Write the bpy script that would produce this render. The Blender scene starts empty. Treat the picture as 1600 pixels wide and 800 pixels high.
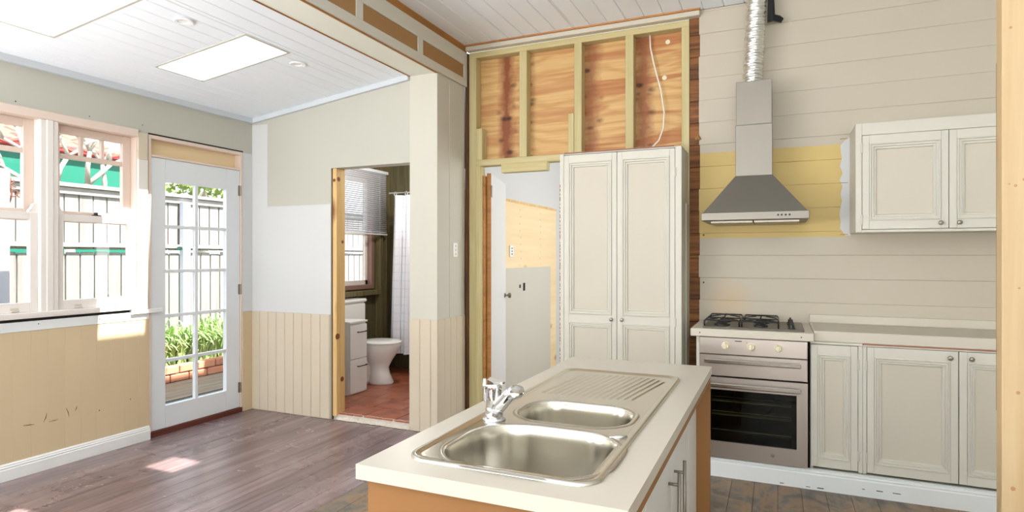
import bpy, math, random
from mathutils import Vector
random.seed(7)
R = math.radians
scene = bpy.context.scene

# ------------------------------------------------------------------ camera, sky, sun, exposure
cam_d = bpy.data.cameras.new('camera'); cam = bpy.data.objects.new('camera', cam_d)
scene.collection.objects.link(cam); scene.camera = cam
cam.location = (0, 0, 1.38); cam.rotation_euler = (R(90), 0, math.atan2(413, 938))
cam_d.sensor_width = 36.0; cam_d.lens = 36.0*938/1600; cam_d.clip_start = .05

SKY = 2.3
world = bpy.data.worlds.new('sky'); scene.world = world; world.use_nodes = True
nt = world.node_tree; nt.nodes.clear()
wo = nt.nodes.new('ShaderNodeOutputWorld'); bg = nt.nodes.new('ShaderNodeBackground')
tc = nt.nodes.new('ShaderNodeTexCoord'); sx = nt.nodes.new('ShaderNodeSeparateXYZ'); rp = nt.nodes.new('ShaderNodeValToRGB')
rp.color_ramp.elements[0].position = 0.0; rp.color_ramp.elements[0].color = (.92, .96, 1, 1)
rp.color_ramp.elements[1].position = .8; rp.color_ramp.elements[1].color = (.78, .89, 1, 1)
nt.links.new(tc.outputs['Generated'], sx.inputs[0]); nt.links.new(sx.outputs['Z'], rp.inputs[0])
nt.links.new(rp.outputs[0], bg.inputs[0]); nt.links.new(bg.outputs[0], wo.inputs[0])
bg.inputs[1].default_value = SKY

sun_d = bpy.data.lights.new('sun', 'SUN'); sun_d.energy = 17.0; sun_d.angle = R(.6); sun_d.color = (1, .96, .9)
sun = bpy.data.objects.new('sun', sun_d); scene.collection.objects.link(sun)
sun.rotation_euler = Vector((-.577, -.055, -1)).to_track_quat('-Z', 'Y').to_euler()
sun.location = (6, 1, 10)

XL_ = -4.36
def fill_light(name, loc, rot, w, h, power, col=(1, 1, 1)):
    d = bpy.data.lights.new(name, 'AREA'); d.shape = 'RECTANGLE'; d.size = w; d.size_y = h; d.energy = power; d.color = col
    o = bpy.data.objects.new(name, d); scene.collection.objects.link(o); o.location = loc; o.rotation_euler = rot
    return o
# added fill panels at unseen wall openings, most tilted up towards the ceilings
fill_light('fill_rear_kitchen', (.2, -3.13, 1.4), (R(158), 0, 0), 4.3, 2.2, 310, (.97, .985, 1))
fill_light('fill_rear_dining', (-3.5, -3.13, 1.3), (R(162), 0, 0), 1.3, 2.0, 150, (.97, .98, 1))
fill_light('fill_left_side', (XL_+.0, -.9, 1.25), (R(156), 0, R(-90)), 2.8, 1.8, 290, (.98, .98, 1))
fill_light('fill_next_room', (.45, 6.4, 1.5), (R(90), 0, R(90)), 1.6, 1.4, 46, (1, .98, .95))  # added fill for the room behind the inner door

vs = scene.view_settings; vs.view_transform = 'Standard'; vs.look = 'None'; vs.gamma = 1; vs.use_curve_mapping = False
vs.exposure = 0.15
scene.cycles.max_bounces = 12; scene.cycles.diffuse_bounces = 6; scene.cycles.transparent_max_bounces = 16
scene.cycles.use_denoising = True
scene.cycles.sample_clamp_indirect = 6

# ------------------------------------------------------------------ materials
def C(r, g, b):
    return tuple(((c/255/12.92) if c/255 <= .04045 else ((c/255+.055)/1.055)**2.4) for c in (r, g, b)) + (1,)
def scl(c, k): return tuple(min(1, q*k) for q in c[:3]) + (1,)

class Nodes:
    def __init__(s, name):
        s.m = bpy.data.materials.new(name); s.m.use_nodes = True; s.t = s.m.node_tree; s.t.nodes.clear()
        s.out = s.n('ShaderNodeOutputMaterial'); s.b = s.n('ShaderNodeBsdfPrincipled'); s.l(s.b.outputs[0], s.out.inputs[0])
    def n(s, t, **k):
        q = s.t.nodes.new(t)
        for a, v in k.items(): setattr(q, a, v)
        return q
    def l(s, a, b): s.t.links.new(a, b)
    def coords(s, scale=(1, 1, 1), rnd=True):
        tc = s.n('ShaderNodeTexCoord'); mp = s.n('ShaderNodeMapping'); mp.inputs['Scale'].default_value = scale
        if rnd:
            oi = s.n('ShaderNodeObjectInfo'); ml = s.n('ShaderNodeMath', operation='MULTIPLY'); ml.inputs[1].default_value = 37.0
            s.l(oi.outputs['Random'], ml.inputs[0]); va = s.n('ShaderNodeVectorMath', operation='ADD')
            s.l(tc.outputs['Object'], va.inputs[0]); s.l(ml.outputs[0], va.inputs[1]); s.l(va.outputs[0], mp.inputs['Vector'])
        else:
            s.l(tc.outputs['Object'], mp.inputs['Vector'])
        return mp.outputs[0]
    def noise(s, vec, scale=5, detail=4, rough=.55, dist=0):
        q = s.n('ShaderNodeTexNoise'); q.inputs['Scale'].default_value = scale; q.inputs['Detail'].default_value = detail
        q.inputs['Roughness'].default_value = rough; q.inputs['Distortion'].default_value = dist; s.l(vec, q.inputs['Vector'])
        return q.outputs['Fac']
    def ramp(s, fac, stops, interp='LINEAR'):
        q = s.n('ShaderNodeValToRGB'); e = q.color_ramp.elements; q.color_ramp.interpolation = interp
        while len(e) < len(stops): e.new(.5)
        for k, (p, c) in enumerate(stops):
            e[k].position = p; e[k].color = c if len(c) == 4 else tuple(c)+(1,)
        s.l(fac, q.inputs[0]); return q.outputs[0]
    def mix(s, fac, a, b, blend='MIX'):
        q = s.n('ShaderNodeMix', data_type='RGBA', blend_type=blend)
        for sock, v in ((q.inputs[0], fac), (q.inputs[6], a), (q.inputs[7], b)):
            if hasattr(v, 'links'): s.l(v, sock)
            else: sock.default_value = v
        return q.outputs[2]
    def math(s, op, a, b=None, c=None):
        q = s.n('ShaderNodeMath', operation=op)
        for i, v in enumerate((a, b, c)):
            if v is None: continue
            if hasattr(v, 'links'): s.l(v, q.inputs[i])
            else: q.inputs[i].default_value = v
        return q.outputs[0]
    def randtint(s, col, amt):
        oi = s.n('ShaderNodeObjectInfo'); f = s.math('MULTIPLY_ADD', oi.outputs['Random'], 2*amt, 1-amt)
        return s.mix(1.0, col, f, 'MULTIPLY')
    def finish(s, col, rough=.5, metal=0, bump=None, bstr=.2, bdist=.01, spec=.5):
        if hasattr(col, 'links'): s.l(col, s.b.inputs['Base Color'])
        else: s.b.inputs['Base Color'].default_value = col
        if hasattr(rough, 'links'): s.l(rough, s.b.inputs['Roughness'])
        else: s.b.inputs['Roughness'].default_value = rough
        s.b.inputs['Metallic'].default_value = metal; s.b.inputs['Specular IOR Level'].default_value = spec
        if bump is not None:
            q = s.n('ShaderNodeBump'); q.inputs['Strength'].default_value = bstr; q.inputs['Distance'].default_value = bdist
            s.l(bump, q.inputs['Height']); s.l(q.outputs[0], s.b.inputs['Normal'])
        return s.m

def paint(name, col, rough=.5, var=.05, vscale=2.5, bump=.08, bscale=40, rnd=0.0, spec=.4, col2=None):
    N = Nodes(name); v = N.coords(rnd=True)
    f = N.noise(v, vscale, 3); c = N.mix(f, scl(col, 1-var), col2 or scl(col, 1+var))
    if rnd: c = N.randtint(c, rnd)
    return N.finish(c, rough, 0, N.noise(v, bscale, 3) if bump else None, bump, .004, spec)

def wood(name, light, dark, axis='z', rough=.55, fine=1.0, knots=0, knot_col=None, rnd=.06, lo=.35, hi=.7):
    N = Nodes(name); st = {'x': (.5, 9, 9), 'y': (9, .5, 9), 'z': (9, 9, .5)}[axis]
    v = N.coords(tuple(q*fine for q in st))
    f = N.noise(v, 2.2, 5, .6, .6); g = N.noise(v, 9, 3, .6, .2)
    f = N.math('ADD', N.math('MULTIPLY', f, .75), N.math('MULTIPLY', g, .25))
    c = N.ramp(f, [(lo, dark), (hi, light)])
    if knots:
        v2 = N.coords(tuple({'x': (.45, 1, 1), 'y': (1, .45, 1), 'z': (1, 1, .45)}[axis]))
        q = N.n('ShaderNodeTexVoronoi'); q.inputs['Scale'].default_value = knots; N.l(v2, q.inputs['Vector'])
        k = N.ramp(q.outputs['Distance'], [(.06, (1, 1, 1)), (.16, (0, 0, 0))])
        c = N.mix(k, c, knot_col or scl(dark, .5))
    if rnd: c = N.randtint(c, rnd)
    return N.finish(c, rough, 0, f, .15, .004)

def metal(name, col, rough=.25, brushed=None, scale=60, var=.12):
    N = Nodes(name)
    st = {'x': (.02, 1, 1), 'y': (1, .02, 1), 'z': (1, 1, .02), None: (1, 1, 1)}[brushed]
    v = N.coords(tuple(q*scale for q in st)); f = N.noise(v, 3, 3)
    r = N.math('MULTIPLY_ADD', f, var, rough-var/2)
    return N.finish(col, r, 1.0)

def glass_mat(name, tint=(1, 1, 1, 1), refl=.07):
    N = Nodes(name); t = N.t; t.nodes.remove(N.b)
    tr = N.n('ShaderNodeBsdfTransparent'); tr.inputs[0].default_value = tint
    gl = N.n('ShaderNodeBsdfGlossy'); gl.inputs['Roughness'].default_value = .02
    mx = N.n('ShaderNodeMixShader'); mx.inputs[0].default_value = refl
    N.l(tr.outputs[0], mx.inputs[1]); N.l(gl.outputs[0], mx.inputs[2]); N.l(mx.outputs[0], N.out.inputs[0])
    return N.m

M = {}
M['ceiling'] = paint('ceiling_white', C(240, 247, 254), .55, .012, rnd=.008, bump=.03)
M['cornice'] = paint('cornice_grey', C(203, 209, 214), .5, .02)
M['plaster'] = paint('plaster_sage', C(190, 189, 178), .7, .03, 1.2)
M['plaster_white'] = paint('plaster_white', C(209, 210, 209), .7, .02, 1.5)
M['plaster_cream'] = paint('plaster_cream', C(200, 197, 185), .7, .025, 1.5)
M['beam'] = paint('beam_paint', C(230, 232, 220), .6, .02, 2)
M['tan'] = paint('tan_paint', C(206, 193, 172), .5, .04, 2, rnd=.012)
M['tan_left'] = paint('tan_sheet_paint', C(206, 186, 152), .5, .04, 2, rnd=.012)
M['band'] = paint('band_white', C(222, 226, 226), .5, .03)
M['white'] = paint('gloss_white', C(232, 233, 232), .35, .02)
M['cabinet'] = paint('cabinet_cream', C(204, 201, 189), .42, .025, 3)
M['cab_panel'] = paint('cabinet_panel', C(198, 191, 176), .5, .02, 3)
M['pink'] = paint('pinkish_paint', C(222, 203, 190), .55, .05, 3)  # pinkish tone for frames, reveals and upper sashes
M['sash'] = paint('sash_white', C(228, 222, 216), .45, .03)
M['door_blue'] = paint('door_white', C(222, 226, 230), .4, .02)
M['bench'] = paint('laminate_cream', C(198, 190, 176), .33, .012, 8, bump=.02, bscale=200)
M['bench_white'] = paint('bench_white', C(200, 193, 178), .45, .03)
M['wall_board'] = paint('board_cream', C(221, 214, 198), .55, .03, 1.3, rnd=.012)
M['mdf'] = paint('mdf_brown', C(144, 101, 57), .6, .06, 6, bump=.05, bscale=300)
M['inset'] = paint('inset_brown', C(160, 122, 78), .75, .04, 8)
M['floor'] = None
M['pine'] = wood('pine', C(232, 204, 150), C(208, 165, 100), 'z', .55, .8, knots=2.6, knot_col=C(140, 84, 40))
M['pine_pale'] = wood('pine_pale', C(192, 168, 130), C(176, 148, 106), 'z', .55, .7, knots=4.5, knot_col=C(165, 108, 58))
M['treated'] = wood('treated_pine_upright', C(206, 194, 150), C(182, 168, 118), 'z', .65, .8, rnd=.05)
M['treated_x'] = wood('treated_pine_level', C(206, 194, 150), C(182, 168, 118), 'x', .65, .8, rnd=.05)
M['ply_pale'] = wood('plywood_pale', C(240, 222, 184), C(228, 202, 156), 'y', .6, .35, knots=3.5, knot_col=C(190, 145, 92))
M['raw_edge'] = wood('raw_timber', C(190, 134, 66), C(150, 98, 44), 'y', .6, 1)
M['raw_edge_x'] = wood('raw_timber_level', C(196, 140, 80), C(160, 104, 54), 'x', .6, 1)
M['old_dark'] = wood('old_dark_timber', C(120, 78, 42), C(52, 30, 18), 'z', .8, 1, rnd=.1)
M['backboard'] = wood('exposed_backing_board', C(158, 104, 58), C(74, 42, 24), 'x', .8, 1.2, knots=9, knot_col=C(50, 26, 14), rnd=.12)
M['sill_red'] = wood('red_brown_sill', C(112, 54, 40), C(80, 36, 28), 'y', .45, 1)
M['steel'] = metal('stainless_steel', C(146, 141, 132), .52, 'x', 160, .0)
M['steel_sink'] = metal('sink_steel', C(206, 202, 192), .22, None, 90, .06)
M['steel_warm'] = metal('oven_steel', C(190, 181, 172), .34, 'x', 160, .0)
M['chrome'] = metal('chrome', C(226, 226, 228), .08, None, 10, .02)
M['knob_metal'] = metal('knob_metal', C(140, 132, 120), .35, None, 20)
M['foil'] = metal('foil_duct', C(236, 236, 232), .3, None, 30, .1)
M['black'] = paint('black_enamel', C(26, 26, 26), .35, .1, bump=0)
M['black_plastic'] = paint('black_plastic', C(20, 22, 20), .3, .1, bump=.3, bscale=25)
M['cream_knob'] = paint('cream_plastic', C(226, 218, 190), .4, .02, bump=0)
M['plate_white'] = paint('switch_white', C(240, 240, 238), .35, .01, bump=0)
M['dark'] = paint('dark_hole', C(28, 24, 22), .8, .1, bump=0)
M['ceramic'] = paint('ceramic', C(236, 234, 230), .15, .01, bump=0)
M['laminate'] = paint('white_laminate', C(228, 228, 226), .35, .01, bump=0)
M['olive'] = wood('olive_boarding', C(112, 104, 72), C(72, 65, 44), 'z', .75, .8, rnd=.12)
M['olive_stud'] = wood('weathered_stud', C(128, 116, 78), C(84, 74, 46), 'z', .75, .8, rnd=.1)
M['brown_frame'] = paint('mauve_brown_frame', C(140, 108, 98), .5, .06)
M['glass'] = glass_mat('clear_glass', refl=.025)
M['glass_dark'] = glass_mat('oven_glass', C(180, 184, 170), .03)
M['fence'] = wood('weathered_fence', C(166, 163, 160), C(130, 127, 124), 'z', .85, .6, rnd=.07)
M['fence_rail'] = wood('fence_rail', C(176, 172, 168), C(142, 139, 134), 'y', .85, .6, rnd=.05)
M['brick'] = paint('garden_brick', C(208, 142, 112), .85, .14, 9, bump=.3, bscale=50, rnd=.12)
M['deck'] = wood('deck_plank', C(150, 136, 118), C(112, 100, 86), 'y', .75, .8, rnd=.08)
M['landing'] = paint('landing_blue_grey', C(96, 106, 116), .6, .1)  # even dark blue-grey over the whole landing
M['soil'] = paint('soil', C(96, 82, 66), .95, .2, 6, bump=.4)
M['leaf'] = paint('strap_leaf', C(128, 176, 96), .45, .3, 4, bump=0, rnd=.15, col2=C(190, 214, 140))
M['treeleaf'] = paint('tree_leaf', C(104, 150, 66), .5, .3, 3, bump=0, col2=C(176, 200, 110))
M['branch'] = paint('pale_branch', C(186, 178, 166), .8, .15, 8, bump=.3)
M['teal'] = paint('teal_wall', C(28, 118, 96), .6, .08, 1)
M['gutter'] = paint('red_gutter', C(190, 62, 66), .45, .05)
M['rooftile'] = paint('roof_tile', C(142, 98, 86), .85, .15, 5, bump=.4, bscale=20, rnd=.1)
M['iron'] = paint('rusty_iron', C(120, 74, 58), .6, .2, 20)
M['post'] = paint('post_shaded_blue', C(196, 200, 214), .5, .04)  # bluish shade on the posts is put into this colour
M['blind'] = paint('blind_slat', C(222, 224, 230), .45, .02, bump=0)
M['sticker'] = paint('teal_sticker', C(92, 150, 144), .4, .05, bump=0)
M['reddish'] = paint('red_strip', C(160, 106, 86), .6, .12, 10)
M['threshold'] = paint('ragged_mortar', C(206, 196, 184), .9, .15, 20, bump=.6, bscale=60)
M['knot'] = paint('pine_knot', C(124, 72, 36), .6, .25, 60, bump=0)
M['knot_soft'] = paint('soft_knot', C(164, 122, 80), .6, .2, 60, bump=0)
M['pvc'] = paint('cable_white', C(232, 228, 218), .4, .02, bump=0)
M['rubber'] = paint('scuff', C(60, 52, 46), .8, .1, bump=0)

def floor_mat():
    N = Nodes('floor_stained_boards'); v = N.coords((9, .5, 9)); f = N.noise(v, 2.0, 5, .6, .5)
    c = N.ramp(f, [(.3, C(98, 79, 78)), (.52, C(126, 106, 106)), (.75, C(152, 132, 132))])
    c = N.randtint(c, .16)
    w = N.coords(rnd=False); s = N.noise(w, 2.2, 5, .65, .4)
    sc = N.ramp(s, [(.62, (0, 0, 0)), (.72, (.45, .45, .45))]); c = N.mix(sc, c, C(176, 160, 150))
    fl = N.noise(w, 38, 3, .6); fk = N.ramp(fl, [(.74, (0, 0, 0)), (.78, (.8, .8, .8))]); c = N.mix(fk, c, C(206, 200, 196))
    r = N.math('MULTIPLY_ADD', s, .3, .1)
    return N.finish(c, r, 0, f, .06, .003, .7)
def floor_grey_mat():
    N = Nodes('floor_adhesive_boards'); w = N.coords((1.3, 1, 1), rnd=False); s = N.noise(w, 3.2, 6, .65, 1.2)
    c = N.ramp(s, [(.36, C(78, 74, 68)), (.48, C(120, 114, 106)), (.56, C(158, 128, 96)), (.7, C(104, 94, 80))])
    v = N.coords((10, .6, 10)); f = N.noise(v, 2, 4, .6); c = N.mix(.35, c, N.ramp(f, [(.3, C(54, 48, 44)), (.7, C(150, 122, 90))]))
    c = N.randtint(c, .1)
    return N.finish(c, .5, 0, s, .1, .003)
M['floor'] = floor_mat(); M['floor_grey'] = floor_grey_mat()

def tile_mat():
    N = Nodes('terracotta_tile'); v = N.coords(); f = N.noise(v, 7, 4)
    c = N.randtint(N.ramp(f, [(.3, C(128, 66, 44)), (.7, C(176, 104, 74))]), .12)
    return N.finish(c, .35, 0, f, .08, .003)
M['tile'] = tile_mat()

def ply_mat(name, colx, seed, kamt, band):
    """structural plywood: figured grain in level bands, knots stacked in a column at x = colx"""
    N = Nodes(name); tc = N.n('ShaderNodeTexCoord'); mp = N.n('ShaderNodeMapping')
    mp.inputs['Location'].default_value = (seed*3.1, 0, seed*1.7); N.l(tc.outputs['Object'], mp.inputs[0])
    sp = N.n('ShaderNodeSeparateXYZ'); N.l(tc.outputs['Object'], sp.inputs[0])
    st = N.n('ShaderNodeMapping'); st.inputs['Scale'].default_value = (.8, 1, 5.5); N.l(mp.outputs[0], st.inputs[0])
    big = N.noise(st.outputs[0], 1.4, 3, .5, .7)
    wv = N.n('ShaderNodeTexWave', wave_type='BANDS', bands_direction='Z'); wv.inputs['Scale'].default_value = 2.6
    wv.inputs['Distortion'].default_value = 12; wv.inputs['Detail'].default_value = 2; wv.inputs['Detail Scale'].default_value = .9
    st2 = N.n('ShaderNodeMapping'); st2.inputs['Scale'].default_value = (.55, 1, 1.5); N.l(mp.outputs[0], st2.inputs[0]); N.l(st2.outputs[0], wv.inputs['Vector'])
    c = N.ramp(wv.outputs['Fac'], [(.0, C(208, 172, 116)), (.6, C(204, 166, 108)), (.98, C(190, 148, 92))])
    b = N.ramp(big, [(.5, (0, 0, 0)), (.58, (band, band, band))]); c = N.mix(b, c, C(164, 94, 46)); fs = N.n('ShaderNodeMapping'); fs.inputs['Scale'].default_value = (1.2, 1, 30); N.l(mp.outputs[0], fs.inputs[0]); c = N.mix(.25, c, N.ramp(N.noise(fs.outputs[0], 2, 3), [(.35, C(182, 130, 76)), (.65, C(222, 186, 132))]))
    dx = N.math('ABSOLUTE', N.math('SUBTRACT', sp.outputs['X'], colx))
    wob = N.math('MULTIPLY', N.noise(mp.outputs[0], 9, 4, .6), .12)
    halo = N.math('ADD', dx, wob)
    hm = N.ramp(halo, [(.075, (kamt, kamt, kamt)), (.15, (0, 0, 0))]); c = N.mix(hm, c, C(132, 72, 36))
    vo = N.n('ShaderNodeTexVoronoi'); vo.inputs['Scale'].default_value = 12; st3 = N.n('ShaderNodeMapping'); st3.inputs['Scale'].default_value = (.62, 1, 1.15); N.l(mp.outputs[0], st3.inputs[0]); N.l(st3.outputs[0], vo.inputs['Vector'])
    near = N.ramp(dx, [(.03, (1, 1, 1)), (.11, (0, 0, 0))])
    kn = N.mix(1.0, N.ramp(vo.outputs['Distance'], [(.14, (1, 1, 1)), (.34, (0, 0, 0))]), near, 'MULTIPLY')
    c = N.mix(kn, c, C(70, 32, 14))
    return N.finish(c, .6, 0, wv.outputs['Fac'], .05, .002)

def kitchen_board_mat():
    N = Nodes('cream_boards_with_old_yellow'); tc = N.n('ShaderNodeTexCoord'); sp = N.n('ShaderNodeSeparateXYZ'); N.l(tc.outputs['Object'], sp.inputs[0])
    v = N.coords(rnd=False); w = N.math('MULTIPLY_ADD', N.noise(v, 9, 4, .6), .05, -.025)
    x = N.math('ADD', sp.outputs['X'], w); z = N.math('ADD', sp.outputs['Z'], N.math('MULTIPLY', w, .35))
    def gt(a, b): return N.math('GREATER_THAN', a, b)
    def lt(a, b): return N.math('LESS_THAN', a, b)
    m = N.math('MULTIPLY', N.math('MULTIPLY', gt(z, 1.508), lt(z, 2.118)), lt(x, .43))
    base = N.mix(N.noise(v, 1.3, 3), C(184, 175, 157), C(192, 184, 168)); base = N.randtint(base, .012)
    yel = N.mix(N.noise(v, 2.2, 4), C(198, 170, 98), C(210, 186, 122))
    c = N.mix(m, base, yel)
    dist = N.n('ShaderNodeVectorMath', operation='DISTANCE'); N.l(tc.outputs['Object'], dist.inputs[0]); dist.inputs[1].default_value = (-.3, 4.5, 1.06)
    st = N.ramp(N.math('ADD', dist.outputs['Value'], N.math('MULTIPLY', N.noise(v, 14, 3), .1)), [(.06, (.4, .4, .4)), (.24, (0, 0, 0))])
    c = N.mix(st, c, C(206, 164, 104))
    return N.finish(c, .55, 0, N.noise(v, 50, 3), .06, .003)
M['kboard'] = kitchen_board_mat()

def curtain_mat():
    N = Nodes('shower_curtain'); tc = N.n('ShaderNodeTexCoord'); sp = N.n('ShaderNodeSeparateXYZ'); N.l(tc.outputs['Object'], sp.inputs[0])
    def line(o, k): return N.math('LESS_THAN', N.math('FRACT', N.math('MULTIPLY', o, k)), .16)
    m = N.math('MAXIMUM', line(sp.outputs['Z'], 11), line(sp.outputs['X'], 16))
    c = N.mix(m, C(230, 230, 238), C(220, 221, 233))
    return N.finish(c, .5)
M['curtain'] = curtain_mat()

# ------------------------------------------------------------------ mesh helpers
col = scene.collection
ORG = {}
class MB:
    def __init__(s, f=None): s.v = []; s.q = []; s.f = f
    def add(s, vs, fs):
        n = len(s.v); s.v += [s.f(*p) if s.f else tuple(p) for p in vs]; s.q += [tuple(i+n for i in f) for f in fs]; return s
    def box(s, x0, x1, y0, y1, z0, z1, c=0):
        if x0 > x1: x0, x1 = x1, x0
        if y0 > y1: y0, y1 = y1, y0
        if z0 > z1: z0, z1 = z1, z0
        c = min(c, (x1-x0)*.45, (y1-y0)*.45, (z1-z0)*.45)
        if c <= 0:
            return s.add([(x0,y0,z0),(x1,y0,z0),(x1,y1,z0),(x0,y1,z0),(x0,y0,z1),(x1,y0,z1),(x1,y1,z1),(x0,y1,z1)],
                         [(0,3,2,1),(4,5,6,7),(0,1,5,4),(1,2,6,5),(2,3,7,6),(3,0,4,7)])
        vs = []; idx = {}
        for i, X in enumerate((x0, x1)):
            for j, Y in enumerate((y0, y1)):
                for k, Z in enumerate((z0, z1)):
                    sx, sy, sz = (c, -c)[i], (c, -c)[j], (c, -c)[k]
                    for a, p in enumerate(((X, Y+sy, Z+sz), (X+sx, Y, Z+sz), (X+sx, Y+sy, Z))):
                        idx[i, j, k, a] = len(vs); vs.append(p)
        fs = []
        g = lambda i, j, k, a: idx[i, j, k, a]
        for i in (0, 1): fs.append((g(i,0,0,0), g(i,1,0,0), g(i,1,1,0), g(i,0,1,0))[::(1 if i else -1)])
        for j in (0, 1): fs.append((g(0,j,0,1), g(1,j,0,1), g(1,j,1,1), g(0,j,1,1))[::(-1 if j else 1)])
        for k in (0, 1): fs.append((g(0,0,k,2), g(1,0,k,2), g(1,1,k,2), g(0,1,k,2))[::(1 if k else -1)])
        for i in (0, 1):
            for j in (0, 1): fs.append((g(i,j,0,0), g(i,j,0,1), g(i,j,1,1), g(i,j,1,0))[::(1 if i == j else -1)])
            for k in (0, 1): fs.append((g(i,0,k,0), g(i,0,k,2), g(i,1,k,2), g(i,1,k,0))[::(-1 if i == k else 1)])
        for j in (0, 1):
            for k in (0, 1): fs.append((g(0,j,k,1), g(0,j,k,2), g(1,j,k,2), g(1,j,k,1))[::(1 if j == k else -1)])
        for i in (0, 1):
            for j in (0, 1):
                for k in (0, 1): fs.append((g(i,j,k,0), g(i,j,k,1), g(i,j,k,2))[::(1 if (i+j+k) % 2 else -1)])
        return s.add(vs, fs)
    def tube(s, pts, r, n=8, caps=True):
        pts = [Vector(p) for p in pts]; m = len(pts); rr = r if isinstance(r, (list, tuple)) else [r]*m
        vs = []; up = None
        for i, p in enumerate(pts):
            d = (pts[min(i+1, m-1)]-pts[max(i-1, 0)]).normalized()
            if up is None:
                up = Vector((0, 0, 1)) if abs(d.z) < .9 else Vector((1, 0, 0))
            a = d.cross(up).normalized(); b = a.cross(d).normalized(); up = b
            for k in range(n):
                t = 2*math.pi*k/n; vs.append(tuple(p+a*(rr[i]*math.cos(t))+b*(rr[i]*math.sin(t))))
        fs = [(i*n+k, i*n+(k+1) % n, (i+1)*n+(k+1) % n, (i+1)*n+k) for i in range(m-1) for k in range(n)]
        if caps: fs += [tuple(range(n))[::-1], tuple(range((m-1)*n, m*n))]
        return s.add(vs, fs)
    def lathe(s, prof, c, axis='z', n=24):
        vs = []
        for r, h in prof:
            for k in range(n):
                t = 2*math.pi*k/n; a, b = r*math.cos(t), r*math.sin(t)
                p = {'z': (a, b, h), 'y': (a, h, b), 'x': (h, a, b)}[axis]
                vs.append((c[0]+p[0], c[1]+p[1], c[2]+p[2]))
        m = len(prof)
        fs = [(i*n+k, i*n+(k+1) % n, (i+1)*n+(k+1) % n, (i+1)*n+k) for i in range(m-1) for k in range(n)]
        fs += [tuple(range(n))[::-1], tuple(range((m-1)*n, m*n))]
        return s.add(vs, fs)
    def loft(s, loops, cap0=True, cap1=True):
        n = len(loops[0]); vs = [p for l in loops for p in l]; m = len(loops)
        fs = [(i*n+k, i*n+(k+1) % n, (i+1)*n+(k+1) % n, (i+1)*n+k) for i in range(m-1) for k in range(n)]
        if cap0: fs.append(tuple(range(n))[::-1])
        if cap1: fs.append(tuple(range((m-1)*n, m*n)))
        return s.add(vs, fs)
    def rings(s, u0, u1, v0, v1, prof, y, cap=True):
        """level rectangles stepping in from the outline; prof = (inset, height towards the viewer); front faces -y"""
        loops = [[(u0+i, y-h, v0+i), (u1-i, y-h, v0+i), (u1-i, y-h, v1-i), (u0+i, y-h, v1-i)] for i, h in prof]
        return s.loft(loops, False, cap)
    def build(s, name, mat, parent=None, smooth=False, local=False):
        o_ = (0, 0, 0) if (parent is None or local) else ORG.get(parent, (0, 0, 0))
        me = bpy.data.meshes.new(name)
        me.from_pydata([(p[0]-o_[0], p[1]-o_[1], p[2]-o_[2]) for p in s.v], [], s.q)
        me.validate(); me.update()
        if smooth:
            me.polygons.foreach_set('use_smooth', [True]*len(me.polygons))
        o = bpy.data.objects.new(name, me); col.objects.link(o)
        if mat: me.materials.append(M[mat] if isinstance(mat, str) else mat)
        if parent is not None: o.parent = parent; ORG[o] = o_
        else: ORG[o] = (0, 0, 0)
        return o

def fix_normals(o):
    import bmesh
    b = bmesh.new(); b.from_mesh(o.data); bmesh.ops.recalc_face_normals(b, faces=b.faces); b.to_mesh(o.data); b.free(); return o
def tag(o, label, cat, group=None, kind=None):
    o['label'] = label; o['category'] = cat
    if group: o['group'] = group
    if kind: o['kind'] = kind
    return o
def thing(name, label, cat, loc=(0, 0, 0), group=None, kind=None, rotz=0):
    o = bpy.data.objects.new(name, None); col.objects.link(o); o.empty_display_size = .1
    o.location = loc; o.rotation_euler = (0, 0, rotz); ORG[o] = tuple(loc)
    return tag(o, label, cat, group, kind)
def bx(name, mat, parent, *b, c=.002): return MB().box(*b, c=c).build(name, mat, parent)
def sub_rects(rects, holes):
    for h in holes:
        out = []
        for (a, b, c, d) in rects:
            x0, x1, y0, y1 = max(a, h[0]), min(b, h[1]), max(c, h[2]), min(d, h[3])
            if x0 >= x1 or y0 >= y1: out.append((a, b, c, d)); continue
            if a < x0: out.append((a, x0, c, d))
            if x1 < b: out.append((x1, b, c, d))
            if c < y0: out.append((x0, x1, c, y0))
            if y1 < d: out.append((x0, x1, y1, d))
        rects = out
    return rects
def smooth_by_angle(o, ang=35):
    me = o.data; me.polygons.foreach_set('use_smooth', [True]*len(me.polygons)); me.set_sharp_from_angle(angle=R(ang)); return o

XL, YF, XB0, XB1, YK, ZK = -4.345, 4.03, -2.66, -2.41, 4.5, 3.15
YR, XR = -3.2, 2.6
zc = lambda x: 2.615+.117*(x+4.345)

# ================================================================== FLOORS
floor = MB().box(XL-.1, XR+.1, YR-.1, 4.6, -.2, -.022).build('floor', 'old_dark')
tag(floor, 'stained timber board floor running through dining room and kitchen', 'floor', kind='structure')
w = .128; x = XL; k = 0
while x < 1.9:
    x1 = x+w; grey = x1 > -2.2
    yend = YF if x1 < XB0+.06 else 4.5
    ys = -.4; cuts = [ys]
    y = ys+random.uniform(.9, 2.6)
    while y < yend-.4: cuts.append(y); y += random.uniform(1.5, 3.0)
    cuts.append(yend)
    for a, b in zip(cuts, cuts[1:]):
        MB().box(x+.0006, x1-.0006, a+.0006, b-.0006, -.022, random.uniform(-.0006, .0006), c=.0018).build('floorboard', 'floor_grey' if grey else 'floor', floor)
    x = x1; k += 1

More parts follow.
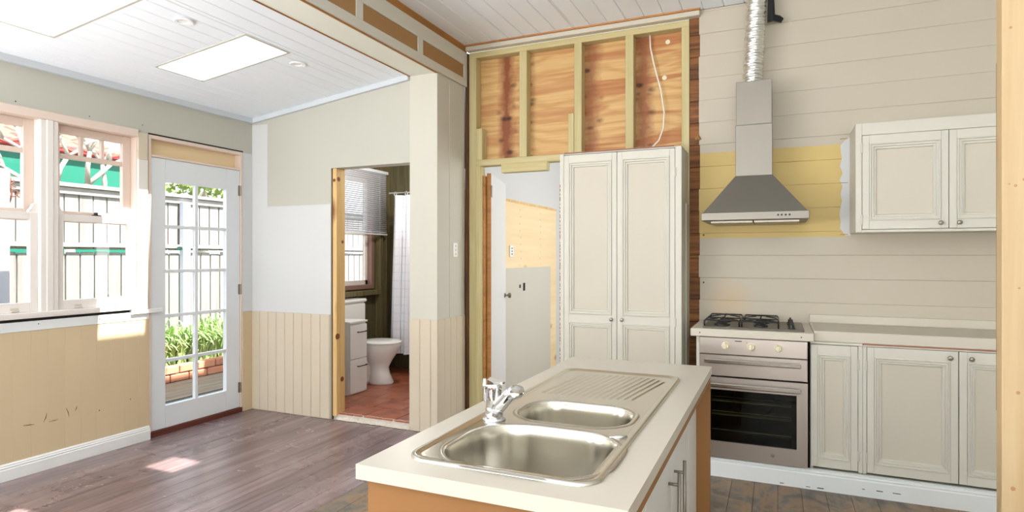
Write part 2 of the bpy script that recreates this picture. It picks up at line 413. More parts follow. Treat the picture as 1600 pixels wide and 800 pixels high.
bfl = MB().box(XL, XB0, YF+.02, 6.15, -.2, .040).build('floor_bathroom', 'threshold')
tag(bfl, 'terracotta tiled bathroom floor seen through the open doorway', 'floor', kind='structure')
tw, tl = .30, .30
yy = 4.06
r = 0
while yy < 6.05:
    xx = XB0 - (tw if r % 2 else tw*.6); x2 = XB0
    while x2 > XL+.01:
        xa = max(xx, XL)
        MB().box(xa+.004, x2-.004, yy+.004, min(yy+tl, 6.05)-.004, .03, .05+random.uniform(-.001, .001), c=.003).build('tile', 'tile', bfl)
        x2 = xx; xx -= tw
    yy += tl; r += 1
m = MB(); n = 40; top = []; bot = []
for i in range(n+1):
    X = -3.40+(.74)*i/n
    top.append((X, YF+.055+random.uniform(-.012, .012), .052)); bot.append((X, YF-.004+random.uniform(-.012, .004), .004))
for i in range(n):
    m.add([bot[i], bot[i+1], top[i+1], top[i], (bot[i][0], YF+.06, -.02), (bot[i+1][0], YF+.06, -.02)], [(0, 1, 2, 3), (0, 4, 5, 1)])
m.build('mortar_edge', 'threshold', bfl)
nfl = MB().box(-2.55, .6, 4.6, 8.6, -.2, -.002).build('floor_next_room', 'floor_grey')
tag(nfl, 'bare floor of the room behind the open white door', 'floor', kind='structure')

# ================================================================== CEILINGS AND SKYLIGHTS
S2 = (-3.865, -3.05, 2.775, 3.13); S1 = (-3.885, -3.05, 1.68, 2.14)
K2 = (-1.97, -1.45, 2.80, 3.04); K1 = (-1.97, -1.45, 1.875, 2.115)
G = lambda h: (h[0]-.02, h[1]+.02, h[2]-.02, h[3]+.02)
slope = lambda x, y, z: (x, y, zc(x)+z)
m = MB(slope)
for a, b, c_, d in sub_rects([(XL, XB0, YR, YF+.1)], [G(S1), G(S2)]): m.box(a, b, c_, d, .012, .05)
ceil_d = m.build('ceiling', 'ceiling')
tag(ceil_d, 'sloping white boarded dining ceiling with two skylight openings', 'ceiling', kind='structure')
x = XL
while x < XB0-.001:
    x1 = min(x+.1124, XB0)
    for a, b, c_, d in sub_rects([(x, x1, YR, YF)], [G(S1), G(S2)]):
        if b-a > .004: MB(slope).box(a+.0008, b-.0008, c_, d, 0, .0125, c=.005).build('board', 'ceiling', ceil_d)
    x = x1
m = MB()
for a, b, c_, d in sub_rects([(XB1, XR, YR, 4.6)], [G(K1), G(K2)]): m.box(a, b, c_, d, ZK+.012, ZK+.06)
ceil_k = m.build('ceiling', 'ceiling')
tag(ceil_k, 'flat white boarded ceiling above the kitchen', 'ceiling', kind='structure')
x = XB1
while x < XR-.001:
    x1 = min(x+.138, XR)
    for a, b, c_, d in sub_rects([(x, x1, YR, YK)], [G(K1), G(K2)]):
        if b-a > .004: MB().box(a+.0008, b-.0008, c_, d, ZK, ZK+.0125, c=.005).build('board', 'ceiling', ceil_k)
    x = x1

def skylight(h, zf, hgt, label):
    t = thing('skylight', label, 'skylight', ((h[0]+h[1])/2, (h[2]+h[3])/2, zf((h[0]+h[1])/2)), kind='structure', group='skylights')
    f = lambda x, y, z: (x, y, zf(x)+z)
    th = .02; zt = hgt
    for nm, b in (('shaft_side', (h[0]-th, h[0], h[2]-th, h[3]+th)), ('shaft_side', (h[1], h[1]+th, h[2]-th, h[3]+th)),
                  ('shaft_side', (h[0], h[1], h[2]-th, h[2])), ('shaft_side', (h[0], h[1], h[3], h[3]+th))):
        MB(f).box(*b, .0, zt).build(nm, 'white', t)
    e = .012
    m = MB(f)
    m.box(h[0]-e, h[0]+.001, h[2]-e, h[3]+e, -.003, .0).box(h[1]-.001, h[1]+e, h[2]-e, h[3]+e, -.003, .0)
    m.box(h[0], h[1], h[2]-e, h[2]+.001, -.003, .0).box(h[0], h[1], h[3]-.001, h[3]+e, -.003, .0)
    m.build('edge_bead', 'plaster', t)
    m = MB(f)
    m.box(h[0]-.03, h[0]+.001, h[2]-.03, h[3]+.03, zt, zt+.04).box(h[1]-.001, h[1]+.03, h[2]-.03, h[3]+.03, zt, zt+.04)
    m.box(h[0], h[1], h[2]-.03, h[2]+.001, zt, zt+.04).box(h[0], h[1], h[3]-.001, h[3]+.03, zt, zt+.04)
    m.build('frame', 'white', t)
    MB(f).box(h[0], h[1], h[2], h[3], zt+.015, zt+.021).build('pane', 'glass', t)
    return t
skylight(S1, zc, .22, 'skylight at the left edge of the photo, nearer of the two')
skylight(S2, zc, .22, 'small skylight between the two ceiling downlights, further from the viewer')
skylight(K2, lambda x: ZK, .4, 'kitchen skylight above the frame, further of the pair')
skylight(K1, lambda x: ZK, .4, 'kitchen skylight above the frame, nearer of the pair')

def downlight(x, y, label):
    z = zc(x); t = thing('downlight', label, 'downlight', (x, y, z), group='recessed downlights')
    o = MB().lathe([(.028, .0), (.032, -.006), (.05, -.008), (.056, -.004), (.056, .001)], (x, y, z), 'z', 28).build('ring', 'plate_white', t); smooth_by_angle(o)
    o = MB().lathe([(.001, .008), (.02, .006), (.03, -.002), (.03, .009)], (x, y, z), 'z', 20).build('lamp_face', 'ceiling', t)
downlight(-3.169, 2.437, 'round white downlight set between the two skylights')
downlight(-3.14, 3.318, 'round white downlight nearest the cornice and beam')

# ================================================================== LEFT WALL
wl = MB()
WY0, WY1, WZ0, WZ1 = 1.70, 2.985, .985, 2.285
DY0, DY1, DZ1 = 3.045, 3.915, 2.30
BY0, BY1, BZ0, BZ1 = 4.98, 5.79, 1.0, 2.33
for y0, y1, z0, z1 in sub_rects([(YR-.1, 6.15, -.3, 2.9)], [(WY0, WY1, WZ0, WZ1), (DY0, DY1, -.02, DZ1), (BY0, BY1, BZ0, BZ1), (-1.9, .1, .95, 2.05)]):  # the last opening is unseen, added for the left fill light
    wl.box(XL-.13, XL, y0, y1, z0, z1 if z1 < 2.9 else (2.62 if y0 < YF else 2.9))
wall_left = wl.build('wall_left', 'plaster')
tag(wall_left, 'sage plaster outside wall with sash windows and glazed door', 'wall', kind='structure')
y = .56
while y < DY0-.005:
    y1 = min(y+.1, DY0)
    MB().box(XL, XL+.011, y, y1, 0, .905, c=.0012).build('board', 'tan_left', wall_left); y = y1
bx('board', 'tan_left', wall_left, XL, XL+.011, DY1, YF, 0, .882)
bx('plaster_sheet', 'plaster_white', wall_left, XL, XL+.004, DY1+.002, YF, .885, 2.3)
bx('rail', 'band', wall_left, XL, XL+.014, .56, DY0-.003, .905, .966)
bx('gap', 'dark', wall_left, XL, XL+.006, .56, 2.9, .966, .986)
for p in [((2.349, .362), (2.33, .304)), ((2.464, .368), (2.483, .304)), ((2.532, .366), (2.519, .334)), ((2.215, .313), (2.279, .305)), ((2.36, .300), (2.417, .303))]:
    MB().tube([(XL+.0115, *p[0]), (XL+.012, (p[0][0]+p[1][0])/2+.004, (p[0][1]+p[1][1])/2), (XL+.0115, *p[1])], [.0008, .0022, .0008], 5).build('scuff_mark', 'rubber', wall_left)
for yy, zz in [(2.18, 2.345), (2.62, 2.345), (3.0, 2.36), (2.3, .945), (2.68, .94), (2.68, .30), (2.9, .33)]:
    MB().lathe([(.001, 0), (.004, .0005), (.004, .0)], (XL+.0146 if .9 < zz < .97 else XL+.0005 if zz > 1 else XL+.0112, yy, zz), 'x', 8).build('nail_head', 'rubber', wall_left)

cor = MB()
cor.box(XL, XL+.035, YR, YF, 2.575, 2.618)
cor.f = None
o = cor.build('trim_1', 'cornice'); tag(o, 'grey cornice strip where dining ceiling meets the window wall', 'cornice', kind='structure')
m = MB(lambda x, y, z: (x, y, zc(x)+z)); m.box(XL, XB0, YF-.03, YF, -.042, .001)
o = m.build('trim_2', 'cornice'); tag(o, 'grey cornice strip rising along the top of the bathroom doorway wall', 'cornice', kind='structure')

bb = thing('baseboard_left', 'white moulded skirting along the tan wall below the windows', 'skirting', (XL, 1.3, 0), kind='structure')
m = MB()
pr = [(0, 0), (.02, 0), (.02, .068), (.016, .074), (.018, .082), (.012, .088), (.013, .094), (.006, .102), (0, .102)]
m.loft([[(XL+.011+a, yy, b) for a, b in pr] for yy in (-.4, DY0-.004)]); fix_normals(m.build('moulding', 'white', bb))

# ---------------------------------------------------------------- sash windows
wf = thing('trim_3', 'pinkish timber frame and sill around the pair of sash windows', 'window frame', (XL, 2.36, .985), kind='structure')
XI = XL+.022
def fr(nm, mat, *b, c=.003): return bx(nm, mat, wf, *b, c=c)
fr('head', 'pink', XL-.12, XI-.006, WY0, WY1+.0, 2.262, 2.30)
fr('head_casing', 'pink', XL, XI, WY0-.06, 2.955, 2.264, 2.318)
fr('casing_end', 'tan', XL, XI-.004, 2.955, 3.03, 2.10, 2.30)
fr('casing', 'pink', XL-.0, XI, WY0-.06, WY0+.02, .985, 2.264)
fr('casing', 'sash', XL-.0, XI, 2.955, 3.03, .985, 2.10)
fr('jamb', 'pink', XL-.12, XL, 2.95, WY1, .985, 2.264)
fr('jamb', 'pink', XL-.12, XL, WY0, 1.787, .985, 2.264)
fr('mullion', 'sash', XL-.12, XI-.008, 2.312, 2.418, .985, 2.264)
fr('mullion_bead', 'sash', XI-.008, XI, 2.345, 2.385, .985, 2.264)
fr('sill', 'sash', XL-.16, XI+.004, WY0-.06, 3.03, .985, 1.0)
fr('apron', 'sash', XL-.02, XI+.004, WY0-.05, 3.0, .993, 1.022)
fr('sill_horn', 'white', XL+.015, XL+.032, 2.90, 3.14, .950, .982)
def sash_window(name, y0, y1, label):
    t = thing(name, label, 'window', (XL-.05, (y0+y1)/2, 1.0), kind='structure')
    z0, zt = 1.022, 2.262
    # upper sash, further out
    xa, xb = XL-.095, XL-.060
    us = MB(); st = .05
    us.box(xa, xb, y0, y0+st, 1.61, zt, .003).box(xa, xb, y1-st-.01, y1, 1.61, zt, .003)
    us.box(xa, xb, y0+st, y1-st-.01, 2.208, zt, .003).box(xa, xb, y0+st, y1-st-.01, 1.61, 1.685, .003)
    u = us.build('upper_sash', 'pink', t)
    g0, g1 = y0+st, y1-st-.01
    MB().box(xa+.004, xb-.002, g0, g1, 2.04, 2.072, .003).build('muntin', 'pink', u)
    for i in (1, 2):
        yy = g0+(g1-g0)*i/3; MB().box(xa+.004, xb-.002, yy-.011, yy+.011, 2.072, 2.208, .003).build('muntin', 'pink', u)
    for i in range(3): MB().box(xa+.015, xa+.019, g0+(g1-g0)*i/3+.011*(i > 0), g0+(g1-g0)*(i+1)/3-.011*(i < 2), 2.072, 2.208).build('pane', 'glass', u)
    MB().box(xa+.015, xa+.019, g0, g1, 1.685, 2.04).build('pane', 'glass', u)
    # lower sash, nearer
    xa, xb = XL-.052, XL-.014
    ls = MB(); st = .046
    ls.box(xa, xb, y0, y0+st, z0, 1.66, .003).box(xa, xb, y1-st, y1, z0, 1.66, .003)
    ls.box(xa, xb, y0+st, y1-st, 1.612, 1.66, .003).box(xa, xb, y0+st, y1-st, z0, 1.085, .003)
    lo = ls.build('lower_sash', 'sash', t)
    MB().box(xa+.016, xa+.020, y0+st, y1-st, 1.085, 1.612).build('pane', 'glass', lo)
    for ya, s in ((y0, 1), (y1, -1)):
        pr = [(0, 1.66), (.05, 1.66), (.046, 1.675), (.034, 1.688), (.028, 1.70), (.024, 1.715), (.010, 1.722), (0, 1.722)]
        m = MB(); m.loft([[(xx, ya+s*a, b) for a, b in pr] for xx in (xa+.004, xb-.004)]); fix_normals(m.build('horn', 'sash', lo))
    ym = (y0+y1)/2
    for q in (-.13, .13):
        MB().box(xb, xb+.016, ym+q-.022, ym+q+.022, 1.030, 1.038, .002).box(xb, xb+.004, ym+q-.022, ym+q+.022, 1.030, 1.052, .001).build('sash_lift', 'cab_panel', lo)
    MB().box(xa+.004, xb-.004, ym-.02, ym+.03, 1.66, 1.668, .001).lathe([(.012, 1.668), (.012, 1.682), (.006, 1.686)], (xa+.018, ym, 0), 'z', 12).build('sash_lock', 'black', lo)
    return t
sash_window('window_1', 1.787, 2.312, 'double-hung sash window cut by the left edge of the photo')
sash_window('window_2', 2.418, 2.95, 'double-hung sash window next to the glazed door')

# ---------------------------------------------------------------- glazed door
fd = thing('trim_4', 'pinkish door frame with plywood-backed box above the glazed door', 'door frame', (XL, 3.48, 0), kind='structure')
def fq(nm, mat, *b, c=.002): return bx(nm, mat, fd, *b, c=c)
fq('jamb', 'pink', XL-.12, XL+.006, DY0, 3.066, .0, 2.30)
fq('jamb', 'pink', XL-.12, XL+.006, 3.895, DY1, .0, 2.30)
fq('head', 'pink', XL-.12, XL+.006, 3.066, 3.895, 2.272, 2.30)
fq('transom', 'pink', XL-.12, XL+.006, 3.066, 3.895, 2.135, 2.152)
fq('plywood_back', 'ply_pale', XL-.075, XL-.065, 3.066, 3.895, 2.152, 2.272, c=0)
fq('gap', 'dark', XL, XL+.002, DY0, DY1+.01, 2.30, 2.312, c=0)
fq('threshold', 'sill_red', XL-.14, XL+.012, 3.05, 3.91, .0, .042)
for z in (1.957, 1.086, .219):
    o = MB().lathe([(.006, z-.045), (.007, z-.044), (.007, z+.044), (.006, z+.045)], (XL+.004, 3.895, 0), 'z', 10).box(XL-.002, XL+.001, 3.875, 3.91, z-.045, z+.045).build('hinge', 'knob_metal', fd)
d1 = thing('door_1', 'white glazed door with ten panes standing between window and corner', 'door', (XL-.02, 3.48, .045), kind='structure')
xa, xb = XL-.045, XL-.003
gy0, gy1, gz0, gz1 = 3.187, 3.752, .215, 1.957
m = MB(); m.box(xa, xb, 3.069, gy0, .045, 2.133, .002).box(xa, xb, gy1, 3.892, .045, 2.133, .002)
m.box(xa, xb, gy0, gy1, .045, gz0).box(xa, xb, gy0, gy1, gz1, 2.133)
m.build('door_leaf', 'door_blue', d1)
rows = 5; ph = (gz1-gz0)/rows
ymid = (gy0+gy1)/2-.005
bx('muntin', 'door_blue', d1, xa+.006, xb-.004, ymid-.014, ymid+.014, gz0, gz1)
for i in range(1, rows):
    for a, b in ((gy0, ymid-.014), (ymid+.014, gy1)):
        bx('muntin', 'door_blue', d1, xa+.006, xb-.004, a, b, gz0+i*ph-.013, gz0+i*ph+.013)
for i in range(rows):
    for a, b in ((gy0, ymid-.014), (ymid+.014, gy1)):
        MB().box(xa+.018, xa+.022, a, b, gz0+i*ph+(.013 if i else 0), gz0+(i+1)*ph-(.013 if i < 4 else 0)).build('pane', 'glass', d1)
m = MB(); m.lathe([(.001, .0), (.026, .0), (.026, .001), (.001, .0012)], (0, 0, 0), 'x', 20)
m.v = [(p[0]+xa+.0225, p[1]*1.0+3.322, p[2]*.62+1.44) for p in m.v]; m.build('round_sticker', 'sticker', d1)

# ================================================================== FAR DINING WALL AND PIER
wb = MB()
DX0, DX1, DZ = -3.446, XB0, 2.122
for x0, x1, z0, z1 in sub_rects([(XL, XB0, 0, 2.9)], [(DX0, DX1, 0, DZ)]):
    zt = z1
    if z1 > 2.85:
        wb.add([(x0, YF, z0), (x1, YF, z0), (x1, YF, zc(x1)+.02), (x0, YF, zc(x0)+.02), (x0, YF+.12, z0), (x1, YF+.12, z0), (x1, YF+.12, zc(x1)+.02), (x0, YF+.12, zc(x0)+.02)],
               [(0, 1, 2, 3), (5, 4, 7, 6), (0, 4, 5, 1), (3, 2, 6, 7), (0, 3, 7, 4), (1, 5, 6, 2)])
    else: wb.box(x0, x1, YF, YF+.12, z0, zt)
wall_back = wb.build('wall_back', 'plaster')
tag(wall_back, 'sage plaster wall holding the open bathroom doorway', 'wall', kind='structure')
x = XL
while x < DX0-.012:
    x1 = min(x+.0985, DX0-.004); MB().box(x+.0012, x1-.0012, YF-.011, YF, 0, .884, c=.0035).build('board', 'tan', wall_back); x = x1
bx('plaster_sheet', 'plaster_white', wall_back, -4.16, DX0, YF-.004, YF, .884, 1.82, c=.001)
bx('plaster_sheet', 'plaster_white', wall_back, XL, -4.16, YF-.003, YF, .884, 2.56, c=.001)

wd = MB().box(XB0, XB1, YF, 4.47, 0, 2.81).box(XB0, -2.555, 4.47, 6.15, 0, 2.9).build('wall_divider', 'plaster_cream')
tag(wd, 'cream wall end standing between the bathroom doorway and the kitchen', 'wall', kind='structure')
x = XB0
while x < XB1-.01:
    x1 = min(x+.0985, XB1+.011); x1 = XB1+.011 if XB1-x1 < .03 else x1
    MB().box(x+.0012, x1-.0012, YF-.011, YF, 0, .884, c=.0035).build('board', 'tan', wd); x = x1
y = YF
while y < 4.46:
    y1 = min(y+.0985, 4.47); MB().box(XB1, XB1+.011, y+.0012, y1-.0012, 0, .884, c=.0035).build('board', 'tan', wd); y = y1
bx('plaster_sheet', 'plaster_cream', wd, XB1, XB1+.004, 4.22, 4.47, .884, 2.80, c=.001)
bx('plaster_edge', 'plaster_cream', wd, XB0+.002, XB1+.004, YF-.004, YF, .884, 2.80, c=.001)
sp = thing('light_switch', 'white two-gang wall switch on the cream pier', 'switch', (XB1, 4.30, 1.43))
bx('plate', 'plate_white', sp, XB1+.0045, XB1+.013, 4.268, 4.338, 1.372, 1.487)
for z in (1.395, 1.43, 1.462): bx('rocker', 'cream_knob', sp, XB1+.013, XB1+.018, 4.294, 4.312, z-.008, z+.008)

# beam between the rooms
bm = MB().box(XB0, XB1, YR, YF, 2.806, ZK+.05).box(XB0, XB1, YF, 4.47, 2.812, ZK+.05).build('beam', 'beam')
tag(bm, 'pale lined beam dividing dining ceiling from the kitchen ceiling', 'beam', kind='structure')
bx('edge_strip', 'raw_edge', bm, XB0-.004, XB0+.004, YR, YF, 2.800, 2.808, c=0)
bx('edge_strip', 'raw_edge', bm, XB1-.010, XB1+.002, YR, YF, 2.799, 2.807, c=0)
XF = XB1+.018
bx('rail', 'cabinet', bm, XB1, XF, YR, 4.5, 2.806, 2.870)
bx('rail', 'cabinet', bm, XB1, XF, YR, 4.5, 2.982, 3.092)
bx('inset_backing', 'inset', bm, XB1, XB1+.006, YR, 4.5, 2.868, 2.984, c=0)
y = 4.44
bx('stile', 'cabinet', bm, XB1, XF, 4.44, 4.5, 2.870, 2.982)
while y > YR:
    a = y-.638; bx('inset_panel', 'inset', bm, XB1+.006, XB1+.010, max(a, YR), y, 2.870, 2.982, c=.001)
    if a-.066 > YR: bx('stile', 'cabinet', bm, XB1, XF, a-.066, a, 2.870, 2.982)
    y = a-.066
bx('raw_top_strip', 'raw_edge', bm, XB1, XB1+.012, YR, 4.5, 3.092, ZK, c=0)

# ================================================================== KITCHEN WALL
PB = .159
wk = MB().box(-.58, XR, YK+.018, YK+.12, 0, ZK+.05).build('wall_kitchen', 'old_dark')
tag(wk, 'horizontal cream boarded kitchen wall with a yellow unpainted patch behind the hood', 'wall', kind='structure')
z = 2.975-PB*18
while z < ZK:
    z0, z1 = max(z, 0), min(z+PB, ZK)
    if z1-z0 > .01:
        MB().box(-.506+random.uniform(-.005, .003), XR, YK, YK+.018, z0+.0004, z1-.0004, c=random.choice((.0006, .0012, .0018))).build('board', 'kboard', wk)
        MB().box(-.578, -.500, YK+.010, YK+.03, z0+.002, z1-.002, c=.003).build('backing_board', 'backboard', wk)
    z += PB
m = MB()  # torn paint strip left of the wall cabinet
L = []; Rr = []
for i in range(15):
    zz = 1.515+.64*i/14; L.append((.392+random.uniform(-.012, .012)+(.03 if i in (0, 14) else 0), zz)); Rr.append((.447, zz))
for i in range(14):
    m.add([(L[i][0], YK-.004, L[i][1]), (Rr[i][0], YK-.004, Rr[i][1]), (Rr[i+1][0], YK-.004, Rr[i+1][1]), (L[i+1][0], YK-.004, L[i+1][1]),
           (L[i][0], YK, L[i][1]), (L[i+1][0], YK, L[i+1][1])], [(0, 1, 2, 3), (0, 3, 5, 4)])
m.build('torn_plaster', 'plaster_white', wk)
for z in (1.52, 1.86, 2.15):
    MB().box(.385, .43, YK-.005, YK-.003, z, z+.004).build('tear', 'inset', wk)
for X, Z in ((-.478, 1.19), (-.478, 1.53), (.52, 2.24)):
    MB().lathe([(.006, 0), (.006, -.002), (.001, -.003)], (X, YK, Z), 'y', 8).build('nail_head', 'rubber', wk)
MB().tube([(-.53, YK-.002, 2.22), (-.515, YK-.008, 2.235), (-.50, YK-.004, 2.215)], [.012, .02, .01], 7).build('plaster_chip', 'inset', wk)
tr = MB().box(-2.39, -.50, YK-.045, YK+.02, 3.10, 3.137, c=.004).build('trim_5', 'cab_panel')
tag(tr, 'pale timber strip between bare stud wall and kitchen ceiling', 'trim', kind='structure')
bx('raw_edge', 'raw_edge_x', tr, -2.39, -.50, YK-.05, YK+.02, 3.138, ZK, c=0)

# ================================================================== STUD WALL
ws = thing('wall_stud', 'bare treated pine stud frame with plywood above the open doorway', 'wall', (-1.48, YK, 0), kind='structure')
def sd(nm, mat, *b): return bx(nm, mat, ws, *b, c=.003)
Y0, Y1 = YK, YK+.09
sd('plate', 'treated_x', -2.378, -.577, Y0, Y1, 3.045, 3.094)
sd('plate', 'treated_x', -2.31, -.63, Y0-.002, Y1, 2.134, 2.186)
for a, b, z0, z1 in ((-2.378, -2.31, 0, 3.045), (-1.917, -1.852, 2.186, 3.045), (-1.45, -1.389, 2.186, 3.045), (-1.045, -.984, 2.186, 3.045), (-.632, -.577, 0, 3.045),
                     (-2.31, -2.256, 2.186, 2.45), (-1.497, -1.452, 2.186, 2.50), (-2.31, -2.272, 0, 2.134)):
    sd('stud', 'treated', a, b, Y0-(.004 if b-a < .05 else 0), Y1, z0, z1)
sd('block', 'treated_x', -2.078, -1.674, Y0-.006, Y0+.06, 2.066, 2.136)
bx('door_jamb', 'raw_edge', ws, -2.272, -2.262, Y0+.045, Y1+.05, 0, 2.06, c=.001)
bx('dark_timber_edge', 'old_dark', ws, -2.409, -2.379, Y0-.012, Y1, 0, 3.09, c=.004)
px = [(-2.345, -1.884, -2.07, 1.0, 1.0, .55), (-1.884, -1.42, -1.9, 5.3, .0, .5), (-1.42, -1.015, -1.335, 2.2, .75, .85), (-1.015, -.60, -.925, 3.7, .85, .9)]
for i, (a, b, cx, sd_, ka, bd) in enumerate(px):
    mt = ply_mat('figured_plywood_%d' % i, cx+1.48, sd_, ka, bd)
    o = MB().box(a+.0008, b-.0008, Y1+.001, Y1+.016, 2.15, 3.07).build('plywood_sheet', mt, ws)
for X, Z in ((-.745, 2.985), (-.77, 2.72)):
    MB().lathe([(.018, 0), (.014, -.002), (.001, -.003)], (X, Y1+.001, Z), 'y', 9).build('filler_spot', 'cream_knob', ws)
wire = MB().tube([(-.872, Y1-.03, 3.045), (-.868, Y1-.028, 2.95), (-.842, Y1-.03, 2.82), (-.79, Y1-.035, 2.62), (-.765, Y1-.04, 2.45), (-.77, Y1-.05, 2.33), (-.80, Y1-.06, 2.24), (-.845, Y1-.08, 2.19)], .0055, 8).build('power_cable', 'pvc', smooth=True)
tag(wire, 'white power cable hanging down the plywood between studs', 'cable')

# ---------------------------------------------------------------- open inner door and the room beyond
th = R(15)
d2 = thing('door_2', 'plain white inner door swung open beside the bare studs', 'door', (-2.258, 4.60, 0), kind='structure', rotz=R(90)+th)
MB().box(0, .76, -.036, 0, .015, 2.085, .002).build('door_leaf', 'white', d2, local=True)
MB().box(-.001, .0, -.036, 0, .015, 2.085).build('raw_edge', 'raw_edge', d2, local=True)
o = MB().lathe([(.022, -.036), (.022, -.042), (.009, -.044), (.009, -.066), (.022, -.072), (.027, -.084), (.022, -.096), (.004, -.1)], (.70, 0, 1.0), 'y', 20).build('knob', 'knob_metal', d2, local=True); smooth_by_angle(o)
for z in (.22, 1.93):
    MB().box(-.006, .03, -.038, -.036, z-.05, z+.05).lathe([(.007, z-.05), (.007, z+.05)], (-.004, -.04, 0), 'z', 10).build('hinge', 'knob_metal', d2, local=True)
wn = MB().box(-2.66, -2.555, 6.15, 8.6, 0, 2.9).box(-2.555, .6, 8.5, 8.6, 0, 2.9).box(.5, .6, 4.62, 8.5, 0, .8).box(.5, .6, 4.62, 8.5, 2.2, 2.9).box(.5, .6, 4.62, 5.6, .8, 2.2).box(.5, .6, 7.2, 8.5, .8, 2.2).box(-2.555, -.58, Y1+.017, Y1+.03, 2.14, 2.9).build('wall_next_room', 'plaster_white')
tag(wn, 'white walls of the small room behind the open inner door', 'wall', kind='structure')
bx('plaster_sheet', 'plaster_white', wn, -2.555, -2.549, 4.64, 7.5, 1.96, 2.70, c=0)
bx('plywood_sheet', 'ply_pale', wn, -2.555, -2.543, 4.70, 7.16, .0, 1.945, c=.001)
bx('plywood_edge', 'pine', wn, -2.553, -2.540, 4.70, 7.16, 1.945, 1.972, c=.001)
bx('wall_sheet', 'cabinet', wn, -2.543, -2.532, 4.70, 6.92, .0, 1.252, c=.001)
for y0, y1, z0, z1 in ((5.945, 5.985, 1.035, 1.072), (6.05, 6.11, 1.0, 1.085)): bx('cut_hole', 'dark', wn, -2.532, -2.5315, y0, y1, z0, z1, c=0)
for i in range(9):
    for y in (6.0, 6.6): MB().lathe([(.006, 0), (.005, .0008), (.001, .001)], (-2.543, y+random.uniform(-.02, .02), 1.28+.075*i), 'x', 7).build('screw_head', 'knob_metal', wn)
cn = MB().box(-2.66, .6, Y1+.02, 8.6, 2.72, 2.78).build('ceiling_next_room', 'ceiling'); tag(cn, 'white ceiling of the room behind the open inner door', 'ceiling', kind='structure')
so = thing('power_outlet', 'white power outlet on the pale plywood behind the open door', 'outlet', (-2.543, 5.74, 1.43))
bx('plate', 'plate_white', so, -2.543, -2.53, 5.70, 5.79, 1.37, 1.49)
for z in (1.40, 1.43, 1.46): bx('rocker', 'dark', so, -2.53, -2.527, 5.735, 5.755, z-.006, z+.006, c=.001)

# ================================================================== BATHROOM
wba = MB().box(XL, XB0, 6.05, 6.15, 0, 2.9).build('wall_bathroom', 'olive'); tag(wba, 'dark unlined boarded wall at the back of the bathroom', 'wall', kind='structure')
x = XL
while x < XB0:
    MB().box(x, min(x+.15, XB0), 6.035, 6.05, .05, 2.6, c=.004).build('board', 'olive', wba); x += .15
y = YF+.12
while y < 6.03:
    for z0, z1 in ((.05, 1.0), (2.34, 2.6)) if y+.15 > BY0 and y < BY1 else ((.05, 2.6),):
        MB().box(XL, XL+.01, y, min(y+.15, 6.035), z0, z1, c=.003).build('board', 'olive', wba)
    y += .15
cb = MB().box(XL, XB0, YF+.12, 6.05, 2.6, 2.65).build('ceiling_bathroom', 'olive'); tag(cb, 'dark unlined ceiling above the bathroom', 'ceiling', kind='structure')
for a, b in ((5.84, 5.90), (5.965, 6.035)): bx('stud', 'olive_stud', wba, XL+.01, XL+.08, a, b, .05, 2.6, c=.003)
for a in (-3.95, -3.45, -2.95): bx('stud', 'olive_stud', wba, a, a+.06, 5.965, 6.035, .05, 2.6, c=.003)
bx('noggin', 'raw_edge', wba, XL+.01, XL+.075, 5.90, 5.965, 2.02, 2.08)
bx('noggin', 'olive_stud', wba, XL+.01, XL+.085, 4.2, 5.84, .93, .985)
bx('noggin', 'raw_edge_x', wba, -3.89, -3.45, 5.97, 6.03, 2.1, 2.16)
for a in (4.9, 5.42): bx('stud', 'olive_stud', wba, XL+.01, XL+.075, a, a+.05, .05, .93, c=.003)
w3 = thing('window_3', 'brown-framed bathroom window half covered by the blind', 'window', (XL, 5.38, 1.0), kind='structure')
m = MB(); xa, xb = XL-.10, XL+.03
m.box(xa, xb, BY0, BY0+.05, BZ0, BZ1, .003).box(xa, xb, BY1-.05, BY1, BZ0, BZ1, .003).box(xa, xb, BY0+.05, BY1-.05, BZ0, BZ0+.05, .003).box(xa, xb, BY0+.05, BY1-.05, BZ1-.05, BZ1, .003)
m.build('frame', 'brown_frame', w3)
m = MB(); a0, a1 = BY0+.05, BY1-.05
m.box(XL-.06, XL-.03, a0, a0+.04, BZ0+.05, BZ1-.05).box(XL-.06, XL-.03, a1-.04, a1, BZ0+.05, BZ1-.05).box(XL-.06, XL-.03, a0, a1, BZ0+.05, BZ0+.1).box(XL-.06, XL-.03, a0, a1, BZ1-.09, BZ1-.05).box(XL-.06, XL-.03, a0, a1, 1.62, 1.66)
m.build('sash', 'sash', w3)
MB().box(XL-.047, XL-.043, a0+.04, a1-.04, BZ0+.1, BZ1-.09).build('pane', 'glass', w3)
bl = thing('venetian_blind', 'white venetian blind lowered halfway over the bathroom window', 'blind', (XL+.10, 5.5, 1.63))
bx('head_rail', 'blind', bl, XL+.08, XL+.125, 5.06, 5.94, 2.34, 2.375)
bx('bottom_rail', 'blind', bl, XL+.085, XL+.12, 5.07, 5.93, 1.625, 1.64)
m = MB(); c, s_ = math.cos(R(35)), math.sin(R(35)); hw = .0125
m.add([(-hw*c, -.43, -hw*s_), (hw*c, -.43, hw*s_), (hw*c, .43, hw*s_), (-hw*c, .43, -hw*s_), (0, -.43, .002), (0, .43, .002)], [(0, 4, 5, 3), (4, 1, 2, 5)])
sl0 = m.build('slat', 'blind', bl, local=True)
for i in range(31):
    o = sl0 if i == 0 else sl0.copy()
    if i: col.objects.link(o)
    o.parent = bl; o.location = (.002, .0, .03+i*.0225)
for y in (5.2, 5.8): MB().tube([(XL+.103, y, 1.63), (XL+.103, y, 2.35)], .0015, 5).build('ladder_cord', 'blind', bl)

